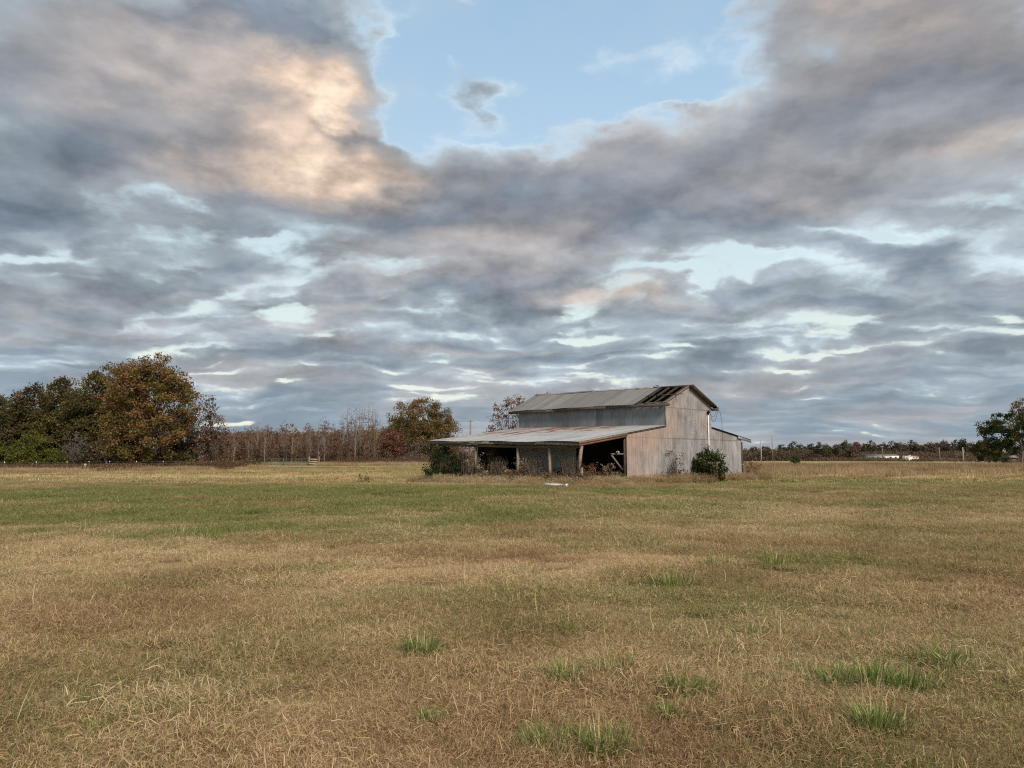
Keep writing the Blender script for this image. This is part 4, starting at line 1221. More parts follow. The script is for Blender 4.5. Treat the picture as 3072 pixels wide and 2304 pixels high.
# cedar and thicket at the far end of the lean-to
shrub('cedar_bush', X(1322, 51.2), 51.2, 1.9, 2.7, 'dark green cedar bush at the far left corner of the lean-to', L_CEDAR, 53, n=150, per=46, size=0.085, spread=0.17, stems=6, alt=L_SHRUB, altf=0.25, ells=[(-0.05, 0, 1.3, 0.75, 0.8, 1.2), (-0.3, 0, 0.7, 0.85, 0.8, 0.7), (0.15, 0, 1.9, 0.5, 0.5, 0.6)])
shrub('cedar_bush', X(1372, 49.6), 49.6, 2.1, 2.1, 'dark shadowed evergreen shrub under the eave beside the first post', L_CEDAR, 54, n=110, per=42, size=0.08, spread=0.17, stems=8)
shrub('bush', X(1300, 50.0), 50.0, 0.9, 1.0, 'low dark green bush at the foot of the cedar', L_SHRUB, 55, n=36, per=34, size=0.08, spread=0.13)
shrub('vine_thicket', X(1478, 48.6), 48.6, 2.2, 2.3, 'tangle of upright vines hanging under the eave between the first two posts', L_DARK, 56, n=70, per=20, size=0.075, spread=0.17, stems=16, bark=M_BARK_PALE, alt=L_WEED, altf=0.4, cat='vine')
shrub('bush', X(1440, 48.9), 48.9, 1.4, 1.3, 'dark leafy bush behind the first post', L_CEDAR, 57, n=50, per=34, size=0.08, spread=0.15)
weed('vine', X(1416, 48.2), 48.2, 2.25, 9, 'dry vine climbing the first post with pale seed tufts', 58, 0.25, 0.09, 22, L_STRAW, L_WEED, cat='vine')
weed('vine', X(1480, 47.6), 47.6, 2.2, 10, 'straw coloured bare stems rising to the eave between the first two posts', 59, 0.6, 0.0, 5, L_STRAW, L_WEED, cat='vine')
weed('goldenrod', X(1448, 47.0), 47.0, 1.15, 9, 'white headed dry weed to the right of the first post', 60, 0.45, 0.06, 12, L_WEED, L_WEED)
weed('goldenrod', X(1530, 46.2), 46.2, 1.15, 10, 'dry weed with two bright white heads left of the second post', 61, 0.45, 0.055, 12, L_WEED, L_WEED)
weed('goldenrod', X(1573, 45.8), 45.8, 1.75, 16, 'tall dry goldenrod with a big fluffy tan head right of the second post', 62, 0.42, 0.10, 22, L_STRAW, L_WEED)
weed('weed_stand', X(1605, 45.6), 45.6, 0.95, 20, 'low green and brown weeds before the grey inner wall', 63, 0.9, 0.0, 16, L_SHRUB, L_SHRUB)
shrub('bush', X(1682, 45.0), 45.0, 1.55, 1.05, 'dark leafy green bush at the foot of the grey inner wall between two posts', L_SHRUB, 64, n=60, per=30, size=0.085, spread=0.13, alt=L_CEDAR, altf=0.5)
weed('weed_stand', X(1733, 44.4), 44.4, 1.1, 16, 'grey brown weeds round the broken corner post', 65, 0.5, 0.0, 14, L_WEED, L_WEED)
weed('weed_stand', X(1766, 44.9), 44.9, 1.45, 20, 'rusty brown weeds in the dark opening beside the broken post', 66, 0.55, 0.05, 20, L_WEED, L_WEED, L_RED)
weed('goldenrod', X(1822, 44.9), 44.9, 1.35, 14, 'brown weed with pale tufts in the middle of the dark opening', 67, 0.45, 0.06, 18, L_WEED, L_WEED)
weed('weed_stand', X(1852, 44.6), 44.6, 0.9, 18, 'low leafy weeds in front of the timber brace', 68, 0.6, 0.0, 18, L_WEED, L_SHRUB)
vx, vy, _ = bw(4.35, -0.45)
shrub('vine', vx, vy, 2.0, 2.2, 'leggy red brown vine climbing the gable wall left of the green bush', L_RED, 69, n=46, per=9, size=0.075, spread=0.12, stems=7, bark=M_BARK, alt=L_WEED, altf=0.4, cat='vine', d=0.5,
      ells=[(-0.1, 0.1, 1.85, 0.75, 0.16, 0.28), (0.35, 0.1, 1.5, 0.5, 0.16, 0.45), (0.2, 0.05, 0.7, 0.6, 0.2, 0.6)])
for k, (u, hgt, lab) in enumerate(((1.2, 0.7, 'low brown weeds at the wall foot nearest the opening'), (3.1, 0.85, 'dry leafy weeds at the wall foot left of the red brown vine'), (6.0, 0.9, 'grey brown weeds between the red brown vine and the green bush'), (10.6, 0.95, 'reddish weeds at the wall foot right of the green bush'), (12.7, 0.7, 'low dry weeds under the hanging cable'))):
    x, y, _ = bw(u, -0.5)
    weed('weed_stand', x, y, hgt, 15, lab, 70 + k, 0.9, 0.0, 12, L_WEED, L_RED if k in (1, 3) else L_WEED)
x, y, _ = bw(15.0, -0.4)
weed('weed_stand', x, y, 1.55, 16, 'tall rusty brown weeds beyond the dark corner post on the right', 80, 0.7, 0.06, 22, L_WEED, L_WEED, L_RED)
x, y, _ = bw(16.2, 0.4)
weed('weed_stand', x, y, 1.2, 14, 'thin brown weeds a step right of the rusty corner weeds', 81, 0.7, 0.0, 14, L_WEED, L_WEED)
weed('weed_stand', X(1087, 50), 50, 0.75, 9, 'dark weed alone in the green pasture left of the barn', 82, 0.5, 0.0, 12, L_DARK, L_DARK)
for k, (px, py, lean, lab) in enumerate(((1893, 1500, -0.6, 'long dry stalk leaning left in the grass before the barn corner'), (1950, 1502, -0.9, 'second dry stalk lying lower right of the leaning stalk'), (715, 1520, 0.5, 'dark bent stalk in the green pasture at the left'))):
    cx, d = _spot(px, py)
    MB_ = MB().tube(curve(np.array([0, 0, -0.05]), np.array([lean * 0.4, 0, 0.35]), np.array([lean, 0.1, 0.62]), 6), np.linspace(0.008, 0.003, 6), 4)
    o = MB_.build('dry_stalk', M_BARK, None, True)
    o.location = (cx, d, gz(cx, d))
    tag(o, lab, 'stalk')


bxs = []
for i in range(14):
    x, y, _ = bw(-4.55 + 0.25 * math.sin(i * 2.1), -0.3 + i * 0.98)
    bxs.append((x - 0.55, x + 0.55, y - 0.5, y + 0.5, 0.85 + 0.6 * (i % 3 == 1) + (0.7 if i > 8 else 0), 520))
for i in range(5):
    x, y, _ = bw(-3.8 + i * 0.85, 0.35)
    bxs.append((x - 0.5, x + 0.5, y - 0.4, y + 0.4, 0.8, 300))
mass('undergrowth', 'tangled dark weeds along the open front of the lean-to', bxs, L_WEED, 220, 0.062, 0.10, M_BARK_GREY)
# ------------------------------------------------------------------ fence, gate, poles, far buildings
M_STEEL = plain('fence_steel', (0.10, 0.095, 0.085), 0.6, 0.3)
M_WHITE = plain('white_insulator', (0.78, 0.77, 0.74), 0.5, 0.1)
M_GATE = plain('green_gate_paint', (0.10, 0.165, 0.125), 0.5, 0.3)
M_BOARD = mat_wood('tan_board', (0.26, 0.20, 0.14), (0.46, 0.37, 0.27))
M_POLE = mat_wood('pole_timber', (0.11, 0.095, 0.085), (0.22, 0.195, 0.175))
M_POLE_PALE = mat_wood('pale_pole', (0.26, 0.245, 0.225), (0.40, 0.385, 0.36))
M_SIDING = plain('white_siding', (0.72, 0.68, 0.64), 0.5, 0.12)
M_SIDING_GREY = plain('grey_siding', (0.24, 0.24, 0.225), 0.6, 0.25)
M_TIN = plain('pale_tin_roof', (0.20, 0.205, 0.205), 0.5, 0.15, 0.2)
M_GLASS = plain('dark_window', (0.03, 0.035, 0.04), 0.15, 0.1)
M_SIGN = plain('pale_sign_board', (0.45, 0.44, 0.40), 0.7, 0.2)

fence = thing('wire_fence', (0, 0, 0), 'long wire fence on steel posts with white caps before the left wood', 'fence')
fpx = [-170, -75, 15, 110, 202, 268, 330, 410, 490, 565, 635, 700]
fpts = []
for px in fpx:
    d = 78 + (px - 15) / 620.0 * 26
    x = X(px, d)
    fpts.append((x, d, gz(x, d)))
pm = MB().bar((0, 0, -0.2), (0, 0, 1.18), 0.045, 0.05, (0, 1, 0)).mesh('fence_post', M_STEEL)
im = MB().tube([(0, -0.02, 1.12), (0, -0.02, 1.20), (0, -0.02, 1.27)], [0.035, 0.042, 0.03], 8).mesh('insulator', M_WHITE)
for p in fpts:
    o = link('fence_post', pm, fence, p)
    link('insulator', im, o)
for h in (0.30, 0.62, 0.92, 1.16):
    w = MB()
    w.tube([(x, y, z + h) for x, y, z in fpts], 0.012, 4)
    w.build('wire', M_STEEL, fence)
d = 86.5
sg = thing('sign', (X(257, d), d, gz(X(257, d), d)), 'small pale blank board on a post in the wire fence', 'sign')
MB().box(-0.04, 0.0, -0.2, 0.04, 0.08, 1.0).build('post', M_BOARD, sg)
MB().box(-0.13, -0.04, 0.50, 0.13, -0.005, 0.98).build('sign_board', M_SIGN, sg)

GD = 146.0
def gate(px0, px1, label):
    x0, x1 = X(px0, GD), X(px1, GD)
    z = gz((x0 + x1) / 2, GD)
    t = thing('gate', (x0, GD, z), label, 'gate', None)
    L = x1 - x0
    for h in (0.12, 0.36, 0.60, 0.84, 1.08, 1.32):
        MB().tube([(0, 0, h), (L, 0, h)], 0.028, 6).build('rail', M_GATE, t)
    for f in (0.0, 0.5, 1.0):
        MB().tube([(L * f, 0, 0.08), (L * f, 0, 1.36)], 0.03, 6).build('upright', M_GATE, t)
    return t
gate(779, 851, 'green tubular farm gate, the left of the pair across the field entrance')
gate(852, 924, 'green tubular farm gate, the right of the pair next to the board panel')
x0, x1 = X(927, GD), X(957, GD)
z = gz(x0, GD)
br = thing('board_fence', (x0, GD, z), 'short three board wooden panel between two posts beside the green gates', 'fence')
L = x1 - x0
for x in (0.0, L):
    MB().box(x - 0.11, 0, -0.2, x + 0.11, 0.2, 1.75).build('post', M_WOOD, br)
for h in (0.25, 0.70, 1.12):
    MB().box(-0.02, -0.05, h, L * 0.86, -0.005, h + 0.2).build('board', M_BOARD, br)
x0 = X(740, GD)
br = thing('gate_brace', (x0, GD, gz(x0, GD)), 'short dark timber brace half hidden in weeds at the left end of the gates', 'fence')
for x in (0.0, 1.6):
    MB().box(x - 0.1, 0, -0.2, x + 0.1, 0.2, 1.35).build('post', M_WOOD_DARK, br)
MB().box(0.1, 0.03, 0.85, 1.5, 0.14, 1.0).build('rail', M_BOARD, br)
weed('weed_stand', X(760, GD - 1), GD - 1, 1.6, 26, 'dark weeds grown over the timber brace by the gates', 90, 1.6, 0.0, 26, L_DARK, L_DARK, size=0.14)

def pole(px, top, dist, label, arms=True, r=0.14, m=None, low=None):
    x = X(px, dist)
    z = gz(x, dist)
    h = H(top, dist) - z
    t = thing('utility_pole', (x, dist, z), label, 'pole')
    MB().tube([(0, 0, -0.5), (0, 0, h * 0.6), (0, 0, h)], [r * 1.15, r, r * 0.8], 8).build('shaft', m or M_POLE, t, True)
    if arms:
        MB().box(-0.75, -0.18, h - 0.40, 0.75, -0.06, h - 0.28).build('crossarm', m or M_POLE, t)
        for k in (-0.68, -0.3, 0.3, 0.68):
            MB().tube([(k, -0.12, h - 0.28), (k, -0.12, h - 0.16), (k, -0.12, h - 0.10)], [0.04, 0.07, 0.03], 6).build('insulator', M_WHITE, t)
    return t, x, h + z
p1, p1x, p1h = pole(1411, 1258, 139, 'utility pole with a crossarm rising over the lean-to roof', True, 0.17)
wr = MB()
for k in (-0.68, 0.68):
    a = np.array([k, -0.12, p1h - p1.location.z - 0.1])
    wr.tube([a + np.array([-t * 60, t * 70, 0]) - np.array([0, 0, 1.6 * 4 * t * (1 - t)]) for t in np.linspace(0, 1, 14)], 0.010, 4, False)
wr.build('power_line', M_BLACK, p1)
pole(2284, 1320, 330, 'pale utility pole nearest the barn on the right', False, 0.26, M_POLE_PALE)
pole(2318, 1310, 380, 'darker thin utility pole just right of the pale pole nearest the barn', False, 0.22)
pole(2648, 1338, 360, 'grey utility pole standing in front of the long mobile home', True, 0.2)
pole(2819, 1342, 360, 'thin pole between the white camper and the evergreen tree', False, 0.2)
t8, x8, h8 = pole(2890, 1342, 300, 'pale pole with a small transformer left of the evergreen tree', False, 0.2, M_POLE_PALE)
hh = h8 - t8.location.z
MB().tube([(0.45, -0.1, hh - 2.2), (0.45, -0.1, hh - 1.3)], 0.26, 10).build('transformer', M_STEEL, t8, True)

def block(t, x0, x1, y0, y1, z0, z1, m, name):
    return MB().box(x0, y0, z0, x1, y1, z1).build(name, m, t)
# camper
d = 372.0
x = X(2715, d)
z = gz(x, d)
cp = thing('camper', (x, d, z), 'white camper trailer parked before the far wood on the right', 'camper')
W = X(2757, d) - x
b = MB()
prof = [(0.0, 0.55), (W, 0.55), (W, 2.5), (W - 0.25, 2.85), (0.3, 2.85), (0.0, 2.55)]
v = [(px, 0, pz) for px, pz in prof] + [(px, 2.4, pz) for px, pz in prof]
n = len(prof)
me = mesh_np('body', v, [[(i, (i + 1) % n, n + (i + 1) % n, n + i) for i in range(n)], [tuple(range(n)), tuple(range(2 * n - 1, n - 1, -1))]], M_SIDING)
link('body', me, cp)
block(cp, 2.4, 3.3, 0.6, 1.6, 2.86, 3.15, M_SIDING, 'roof_unit')
block(cp, 0.35, 1.75, -0.03, -0.004, 1.0, 2.2, M_SIDING_GREY, 'door')
for k in (4.0, 5.3):
    block(cp, k, k + 0.75, -0.03, -0.004, 1.5, 2.0, M_GLASS, 'window')
for k in (2.9, 3.9):
    w = MB().tube([(k, 0.05, 0.36), (k, 0.28, 0.36)], 0.36, 14).build('wheel', M_BLACK, cp, True)
MB().bar((W, 1.2, 0.6), (W + 1.1, 1.2, 0.55), 0.12, 0.12).build('hitch', M_STEEL, cp)
# mobile home
d = 395.0
x = X(2604, d)
mh = thing('mobile_home', (x, d, gz(x, d)), 'long low mobile home half hidden by brush before the far wood', 'house')
W = X(2697, d) - x
block(mh, 0, W, 0, 4.2, 0.5, 2.95, M_SIDING_GREY, 'wall')
block(mh, W * 0.62, W + 0.02, -0.04, -0.004, 0.5, 2.9, M_SIDING, 'bright_siding')
MB().raw([(-0.2, -0.2, 2.96), (W + 0.2, -0.2, 2.96), (W + 0.2, 4.4, 2.96), (-0.2, 4.4, 2.96), (-0.2, 2.1, 3.55), (W + 0.2, 2.1, 3.55)], [(0, 1, 5, 4), (2, 3, 4, 5), (0, 3, 2, 1)], [(0, 4, 3), (1, 2, 5)]).build('roof', M_TIN, mh)
for f in (0.12, 0.30, 0.46, 0.70, 0.86):
    block(mh, W * f, W * f + 1.1, -0.08, -0.045, 1.5, 2.4, M_GLASS, 'window')
block(mh, W * 0.56, W * 0.56 + 0.95, -0.08, -0.045, 0.6, 2.6, M_SIDING, 'door')
mass('undergrowth', 'brush around the mobile home and camper across the field', [(X(2560, 385), X(2720, 385), 380, 392, 1.8, 1400), (X(2690, 365), X(2800, 365), 362, 369, 1.2, 600), (X(2440, 400), X(2610, 400), 395, 410, 2.2, 900), (X(2780, 380), X(2960, 380), 370, 390, 1.8, 1200)], L_FAR, 210, 0.5, 0.0)
# small shed under the evergreen
d = 230.0
x = X(3020, d)
sh = thing('shed', (x, d, gz(x, d)), 'small pale roofed shed under the dark evergreen at the right edge', 'shed')
W = X(3056, d) - x
block(sh, 0.3, W - 0.3, 0.4, 3.0, 0.0, 1.75, M_WOOD_DARK, 'wall')
MB().raw([(0, 0, 1.75), (W, 0, 1.75), (W, 3.4, 1.75), (0, 3.4, 1.75), (0.0, 1.7, 2.55), (W, 1.7, 2.55)], [(0, 1, 5, 4), (2, 3, 4, 5), (0, 3, 2, 1)], [(0, 4, 3), (1, 2, 5)]).build('roof', M_TIN, sh)
for k in (0.15, W - 0.15):
    MB().box(k - 0.06, 0.1, 0, k + 0.06, 0.22, 1.74).build('post', M_WOOD_DARK, sh)

# ------------------------------------------------------------------ pasture
def axis(lo, hi, step, far, grow=1.16):
    a = list(np.arange(lo, hi + 1e-6, step))
    s = step
    while a[-1] < far:
        s *= grow
        a.append(a[-1] + s)
    s = step
    b = [a[0]]
    while b[0] > -far:
        s *= grow
        b.insert(0, b[0] - s)
    return np.array(b[:-1] + a)
gx = axis(-45, 60, 0.6, 5000)
gy = axis(0, 125, 0.5, 5000)
xx, yy = np.meshgrid(gx, gy)
vx_, vy_ = xx.ravel(), yy.ravel()
g_, t_ = field(vx_, vy_)
nx, ny = len(gx), len(gy)
ii, jj = np.meshgrid(np.arange(nx - 1), np.arange(ny - 1))
i0 = (jj * nx + ii).ravel()
M_GROUND = mat_ground()
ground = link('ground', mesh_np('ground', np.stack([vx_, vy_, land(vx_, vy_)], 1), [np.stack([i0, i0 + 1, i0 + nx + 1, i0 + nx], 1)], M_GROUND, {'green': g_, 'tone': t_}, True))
ground['kind'] = 'structure'

M_GRASS = mat_grass('grass_blade')
M_TALL = mat_grass('tall_grass_blade', 0.74)

def blades(name, seed, n, rad, hlo, hhi, wid, lean, m, gauss=True, seeds=0.0, curl=0.5):
    """a patch of curved tapering blades"""
    rng = np.random.default_rng(seed)
    b = np.zeros((n, 3))
    if gauss:
        b[:, :2] = rng.normal(0, rad * 0.5, (n, 2))
    else:
        r = rad * np.sqrt(rng.uniform(0, 1, n))
        a = rng.uniform(0, 6.28, n)
        b[:, 0], b[:, 1] = r * np.cos(a), r * np.sin(a)
    h = rng.uniform(hlo, hhi, n)
    az = rng.uniform(0, 2 * math.pi, n)
    le = np.abs(rng.normal(0, lean, n)).clip(0, 1.45)
    d = np.stack([np.cos(az), np.sin(az), np.zeros(n)], 1)
    s = np.stack([-np.sin(az + rng.normal(0, 0.6, n)), np.cos(az), np.zeros(n)], 1)
    w = (wid * rng.uniform(0.6, 1.4, n))[:, None]
    up = np.array([0, 0, 1.0])
    l1, l2 = le * 0.55, le * 1.25
    p1 = b + (d * np.sin(l1)[:, None] + up * np.cos(l1)[:, None]) * (h * 0.5)[:, None]
    az2 = az + rng.normal(0, curl, n)
    d2 = np.stack([np.cos(az2), np.sin(az2), np.zeros(n)], 1)
    p2 = p1 + (d2 * np.sin(l2)[:, None] + up * np.cos(l2)[:, None]) * (h * 0.5)[:, None]
    p2[:, 2] = np.maximum(p2[:, 2], 0.008)
    b[:, 2] = -0.02
    v = np.stack([b - s * w * 0.5, b + s * w * 0.5, p1 - s * w * 0.42, p1 + s * w * 0.42, p2], 1).reshape(-1, 3)
    k = np.arange(n)[:, None] * 5
    q = np.hstack([k, k + 1, k + 3, k + 2])
    t = np.hstack([k + 2, k + 3, k + 4])
    tint = np.repeat(rng.uniform(0, 1, n), 5)
    pick = np.repeat(rng.uniform(0, 1, n), 5)
    if seeds:
        ns = int(n * seeds)
        c = (p2[:ns, None] + rng.normal(0, 0.03, (ns, 5, 3))).reshape(-1, 3)
        lv, lq, lt = leaf_quads(rng, c, 0.03, rng.uniform(0.5, 1, ns * 5))
        q = np.vstack([q, lq + len(v)])
        v = np.vstack([v, lv])
        tint = np.concatenate([tint, lt])
        pick = np.concatenate([pick, np.ones(len(lt))])
    return mesh_np(name, v, [q, t], m, {'tint': tint, 'pick': pick})

def scatter(name, protos, x, y, scale, zs, idx, green, tone, label, parent=None):
    """grass patches set on the ground by geometry nodes: nobody could count them"""
    rng = np.random.default_rng(len(x))
    n = len(x)
    me = bpy.data.meshes.new(name)
    me.vertices.add(n)
    me.vertices.foreach_set('co', np.stack([x, y, land(x, y)], 1).astype(np.float32).ravel())
    for k, v in (('green', green), ('tone', tone)):
        me.attributes.new(k, 'FLOAT', 'POINT').data.foreach_set('value', np.asarray(v, np.float32))
    me.attributes.new('idx', 'INT', 'POINT').data.foreach_set('value', np.asarray(idx, np.int32))
    rot = np.stack([rng.normal(0, 0.06, n), rng.normal(0, 0.06, n), rng.uniform(0, 6.283, n)], 1).astype(np.float32)
    me.attributes.new('rot', 'FLOAT_VECTOR', 'POINT').data.foreach_set('vector', rot.ravel())
    sc = np.stack([scale, scale, scale * zs], 1).astype(np.float32)
    me.attributes.new('scl', 'FLOAT_VECTOR', 'POINT').data.foreach_set('vector', sc.ravel())
    o = link(name, me, parent)
    tag(o, label, None, None, 'stuff')
    pc = bpy.data.collections.new(name + '_patches')
    for k, p in enumerate(protos):
        pc.objects.link(bpy.data.objects.new('%s_patch_%02d' % (name, k), p))
    ng = bpy.data.node_groups.new(name + '_scatter', 'GeometryNodeTree')
    ng.interface.new_socket('Geometry', in_out='INPUT', socket_type='NodeSocketGeometry')
    ng.interface.new_socket('Geometry', in_out='OUTPUT', socket_type='NodeSocketGeometry')
    N = ng.nodes
    gi, go = N.new('NodeGroupInput'), N.new('NodeGroupOutput')
    ci = N.new('GeometryNodeCollectionInfo')
    ci.inputs['Collection'].default_value = pc
    ci.inputs['Separate Children'].default_value = True
    ci.inputs['Reset Children'].default_value = True
    ip = N.new('GeometryNodeInstanceOnPoints')
    ip.inputs['Pick Instance'].default_value = True
    def na(nm, dt):
        a = N.new('GeometryNodeInputNamedAttribute')
        a.data_type = dt
        a.inputs['Name'].default_value = nm
        return a.outputs['Attribute']
    e2r = N.new('FunctionNodeEulerToRotation')
    L = ng.links.new
    L(gi.outputs[0], ip.inputs['Points'])
    L(ci.outputs[0], ip.inputs['Instance'])
    L(na('idx', 'INT'), ip.inputs['Instance Index'])
    L(na('rot', 'FLOAT_VECTOR'), e2r.inputs[0])
    L(e2r.outputs[0], ip.inputs['Rotation'])
    L(na('scl', 'FLOAT_VECTOR'), ip.inputs['Scale'])
    L(ip.outputs[0], go.inputs[0])
    md = o.modifiers.new('scatter', 'NODES')
    md.node_group = ng
    return o

def thatch(name, seed, n, rad, m, wid=0.0030):
    """cut and fallen dry blades lying every way over one another, with short stubble between"""
    rng = np.random.default_rng(seed)
    c = np.zeros((n, 3))
    c[:, :2] = rng.normal(0, rad * 0.5, (n, 2))
    c[:, 2] = rng.uniform(0.0, 0.045, n) + 0.02 * vnoise(c[:, 0] / 0.08 + 50, c[:, 1] / 0.08 + 50, seed)
    az = rng.uniform(0, 2 * math.pi, n)
    pt = np.where(rng.uniform(0, 1, n) < 0.48, rng.normal(0.20, 0.30, n), rng.uniform(0.4, 1.3, n))
    L = rng.uniform(0.025, 0.095, n) * np.where(pt > 0.7, 0.72, 1.0)
    def dr(a, p):
        return np.stack([np.cos(a) * np.cos(p), np.sin(a) * np.cos(p), np.sin(p)], 1)
    p1 = c + dr(az, pt) * (L * 0.5)[:, None]
    p2 = p1 + dr(az + rng.normal(0, 0.45, n), pt - np.abs(rng.normal(0.35, 0.45, n))) * (L * 0.5)[:, None]
    p2[:, 2] = np.maximum(p2[:, 2], 0.004)
    ro = rng.normal(0, 0.9, n)
    s = np.stack([-np.sin(az) * np.cos(ro), np.cos(az) * np.cos(ro), np.sin(ro) * 0.8], 1) * (wid * rng.uniform(0.55, 1.45, n))[:, None] * 0.5
    v = np.stack([c - s, c + s, p1 - s * 0.9, p1 + s * 0.9, p2], 1).reshape(-1, 3)
    k = np.arange(n)[:, None] * 5
    tint = np.clip(rng.beta(1.1, 1.35, n) * 1.15 - 0.16 + 2.6 * (c[:, 2] - 0.025), 0, 1)
    return mesh_np(name, v, [np.hstack([k, k + 1, k + 3, k + 2]), np.hstack([k + 2, k + 3, k + 4])], m, {'tint': np.repeat(tint, 5), 'pick': np.repeat(rng.uniform(0, 1, n), 5)})

mats_ = [thatch('grass_patch', 400 + k, 1350, 0.28, M_GRASS) for k in range(5)]
uprt = [blades('grass_patch', 420 + k, 130, 0.20, 0.035, 0.11, 0.0046, 0.95, M_GRASS, curl=0.9) for k in range(3)]
tuft = [blades('grass_patch', 440 + k, 170, 0.14, 0.06, 0.17, 0.0062, 0.90, M_GRASS, curl=0.4) for k in range(3)]
wisp = [blades('grass_patch', 460 + k, 8, 0.40, 0.12, 0.40, 0.0042, 1.4, M_GRASS, False, curl=0.9) for k in range(3)]
far_ = [blades('grass_patch', 480 + k, 420, 0.9, 0.03, 0.12, 0.020, 1.1, M_GRASS, False) for k in range(3)]
PROTO = mats_ + uprt + tuft + wisp + far_      # 0-4, 5-7, 8-10, 11-13, 14-16

grn_ = np.random.default_rng(2024)
def ring(d0, d1, per_m2, side=1.16):
    """points on the pasture between two distances, a little wider than the view"""
    k0 = 0.683 * side
    area = k0 * (d1 * d1 - d0 * d0) + 2 * 5.0 * (d1 - d0)
    n = int(area * per_m2)
    y = np.sqrt(grn_.uniform(d0 * d0, d1 * d1, n))
    x = grn_.uniform(-1, 1, n) * (y * k0 + 5.0)
    return x, y
def in_barn(x, y, m=0.0):
    dx, dy = x - BARN_AT[0], y - BARN_AT[1]
    c = math.sqrt(0.5)
    u, v = dx * c + dy * c, -dx * c + dy * c
    return (u > -4.2 - m) & (u < 14.1 + m) & (v > 0.15 - m) & (v < 13.3 + m)
parts_ = []
def lay(x, y, lo, hi, s0, s1, zs=1.0, grow=0.0, dg=0.0, dt=0.0, thin_=False):
    keep = ~in_barn(x, y)
    keep &= fbm(x / 0.42, y / 0.42, 67, 3) > (0.33 if thin_ else 0.0)
    x, y = x[keep], y[keep]
    g, t = field(x, y)
    s = grn_.uniform(s0, s1, len(x)) * (0.40 + 1.2 * fbm(x / 0.6, y / 0.6, 61, 3)) * (1 + grow * sstep(y, 4, 45))
    parts_.append([x, y, s, np.full(len(x), zs) * grn_.uniform(0.75, 1.3, len(x)), grn_.integers(lo, hi, len(x)), np.clip(g + dg, 0, 1), np.clip(t + dt + grn_.normal(0, 0.10, len(x)), 0, 1)])
x, y = ring(0.8, 9, 22); lay(x, y, 0, 5, 0.8, 1.25, thin_=True)
x, y = ring(9, 20, 11); lay(x, y, 0, 5, 0.95, 1.5, thin_=True)
x, y = ring(20, 45, 4.2); lay(x, y, 0, 5, 1.4, 2.1)
x, y = ring(0.8, 12, 2.0); lay(x, y, 5, 8, 0.7, 1.2, 0.8)
x, y = ring(12, 45, 2.6); lay(x, y, 5, 8, 0.9, 1.6, 0.9)
x, y = ring(45, 125, 1.15); lay(x, y, 14, 17, 0.8, 1.3)
x, y = ring(2.6, 24, 1.0); lay(x, y, 11, 14, 0.7, 1.2, dt=0.35)
# green tufts gather where the pasture is still green
x, y = ring(2.6, 45, 3.2)
g, t = field(x, y)
k = grn_.uniform(0, 1, len(x)) < np.clip(g * 1.5 - 0.22, 0, 0.85)
x, y = x[k], y[k]
lay(x, y, 8, 11, 0.45, 1.0, 1.0, dg=0.75)
x, y = ring(2.8, 26, 1.5)
k = fbm(x / 1.3, y / 1.3, 91, 3) > 0.56
lay(x[k], y[k], 8, 11, 0.30, 1.15, 0.85, dg=0.95)
P_ = [np.concatenate(c) for c in zip(*parts_)]
scatter('grass', PROTO, P_[0], P_[1], P_[2], P_[3], P_[4], P_[5], P_[6], 'dry mown pasture grass with green patches')

# tall straw coloured grass: the right field's far edge, the fence line and the foot of the barn walls
tallp = [blades('tall_grass_patch', 500 + k, 90, 0.40, 0.3, 0.75, 0.010, 0.40, M_TALL, False, 0.4) for k in range(3)]
tallf = [blades('tall_grass_patch', 510 + k, 90, 0.9, 0.2, 0.5, 0.022, 0.5, M_TALL, False, 0.0) for k in range(3)]
parts_ = []
def strip(x, y, lo, hi, s0, s1, dg, dt):
    lay(x, y, lo, hi, s0, s1, 1.0, 0.0, dg, dt)
# right field
n = 9000
y = grn_.uniform(62, 128, n)
x = grn_.uniform(X(2150, 1) * y, X(3300, 1) * y)
k = grn_.uniform(0, 1, n) < 0.75 * sstep(y, 60, 84) * (0.1 + 1.1 * fbm(x / 6.0, y / 6.0, 71))
strip(x[k], y[k], 3, 6, 0.75, 1.25, -0.25, -0.16)
# before the left fence and the gate, thinner
n = 5200
px_ = grn_.uniform(-120, 800, n)
d_ = 78 + (px_ - 15) / 620.0 * 26 + grn_.normal(-0.5, 1.6, n)
strip(X(px_, 1) * d_, d_, 3, 6, 0.7, 1.15, -0.6, 0.10)
n = 4200
px_ = grn_.uniform(690, 1340, n)
d_ = grn_.uniform(138, 150, n)
k = (px_ < 735) | (px_ > 962) | (d_ > 147)
px_, d_ = px_[k], d_[k]
strip(X(px_, 1) * d_, d_, 3, 6, 0.8, 1.4, -0.6, 0.22)
# the barn's foot
n = 2600
s_ = grn_.uniform(0, 1, n)
u_ = np.where(s_ < 0.45, grn_.uniform(-4.6, 16.5, n), -4.5 + grn_.normal(0, 0.7, n))
v_ = np.where(s_ < 0.45, -0.55 + grn_.normal(0, 0.38, n), grn_.uniform(-0.8, 13.5, n))
c_ = math.sqrt(0.5)
x, y = BARN_AT[0] + (u_ - v_) * c_, BARN_AT[1] + (u_ + v_) * c_
k = (v_ < -0.06) | (u_ < -3.4)
x, y = x[k], y[k]
g, t = field(x, y)
sc_ = grn_.uniform(0.45, 0.95, len(x))
parts_.append([x, y, sc_, grn_.uniform(0.7, 1.1, len(x)), grn_.integers(0, 3, len(x)), np.clip(g * 0.4 + 0.05, 0, 1), np.clip(t - 0.08, 0, 1)])
n = 1500
u_, v_ = grn_.uniform(-6.2, 1.0, n), grn_.uniform(-2.6, 13.5, n)
k = (u_ < -4.0) | (v_ < -0.3)
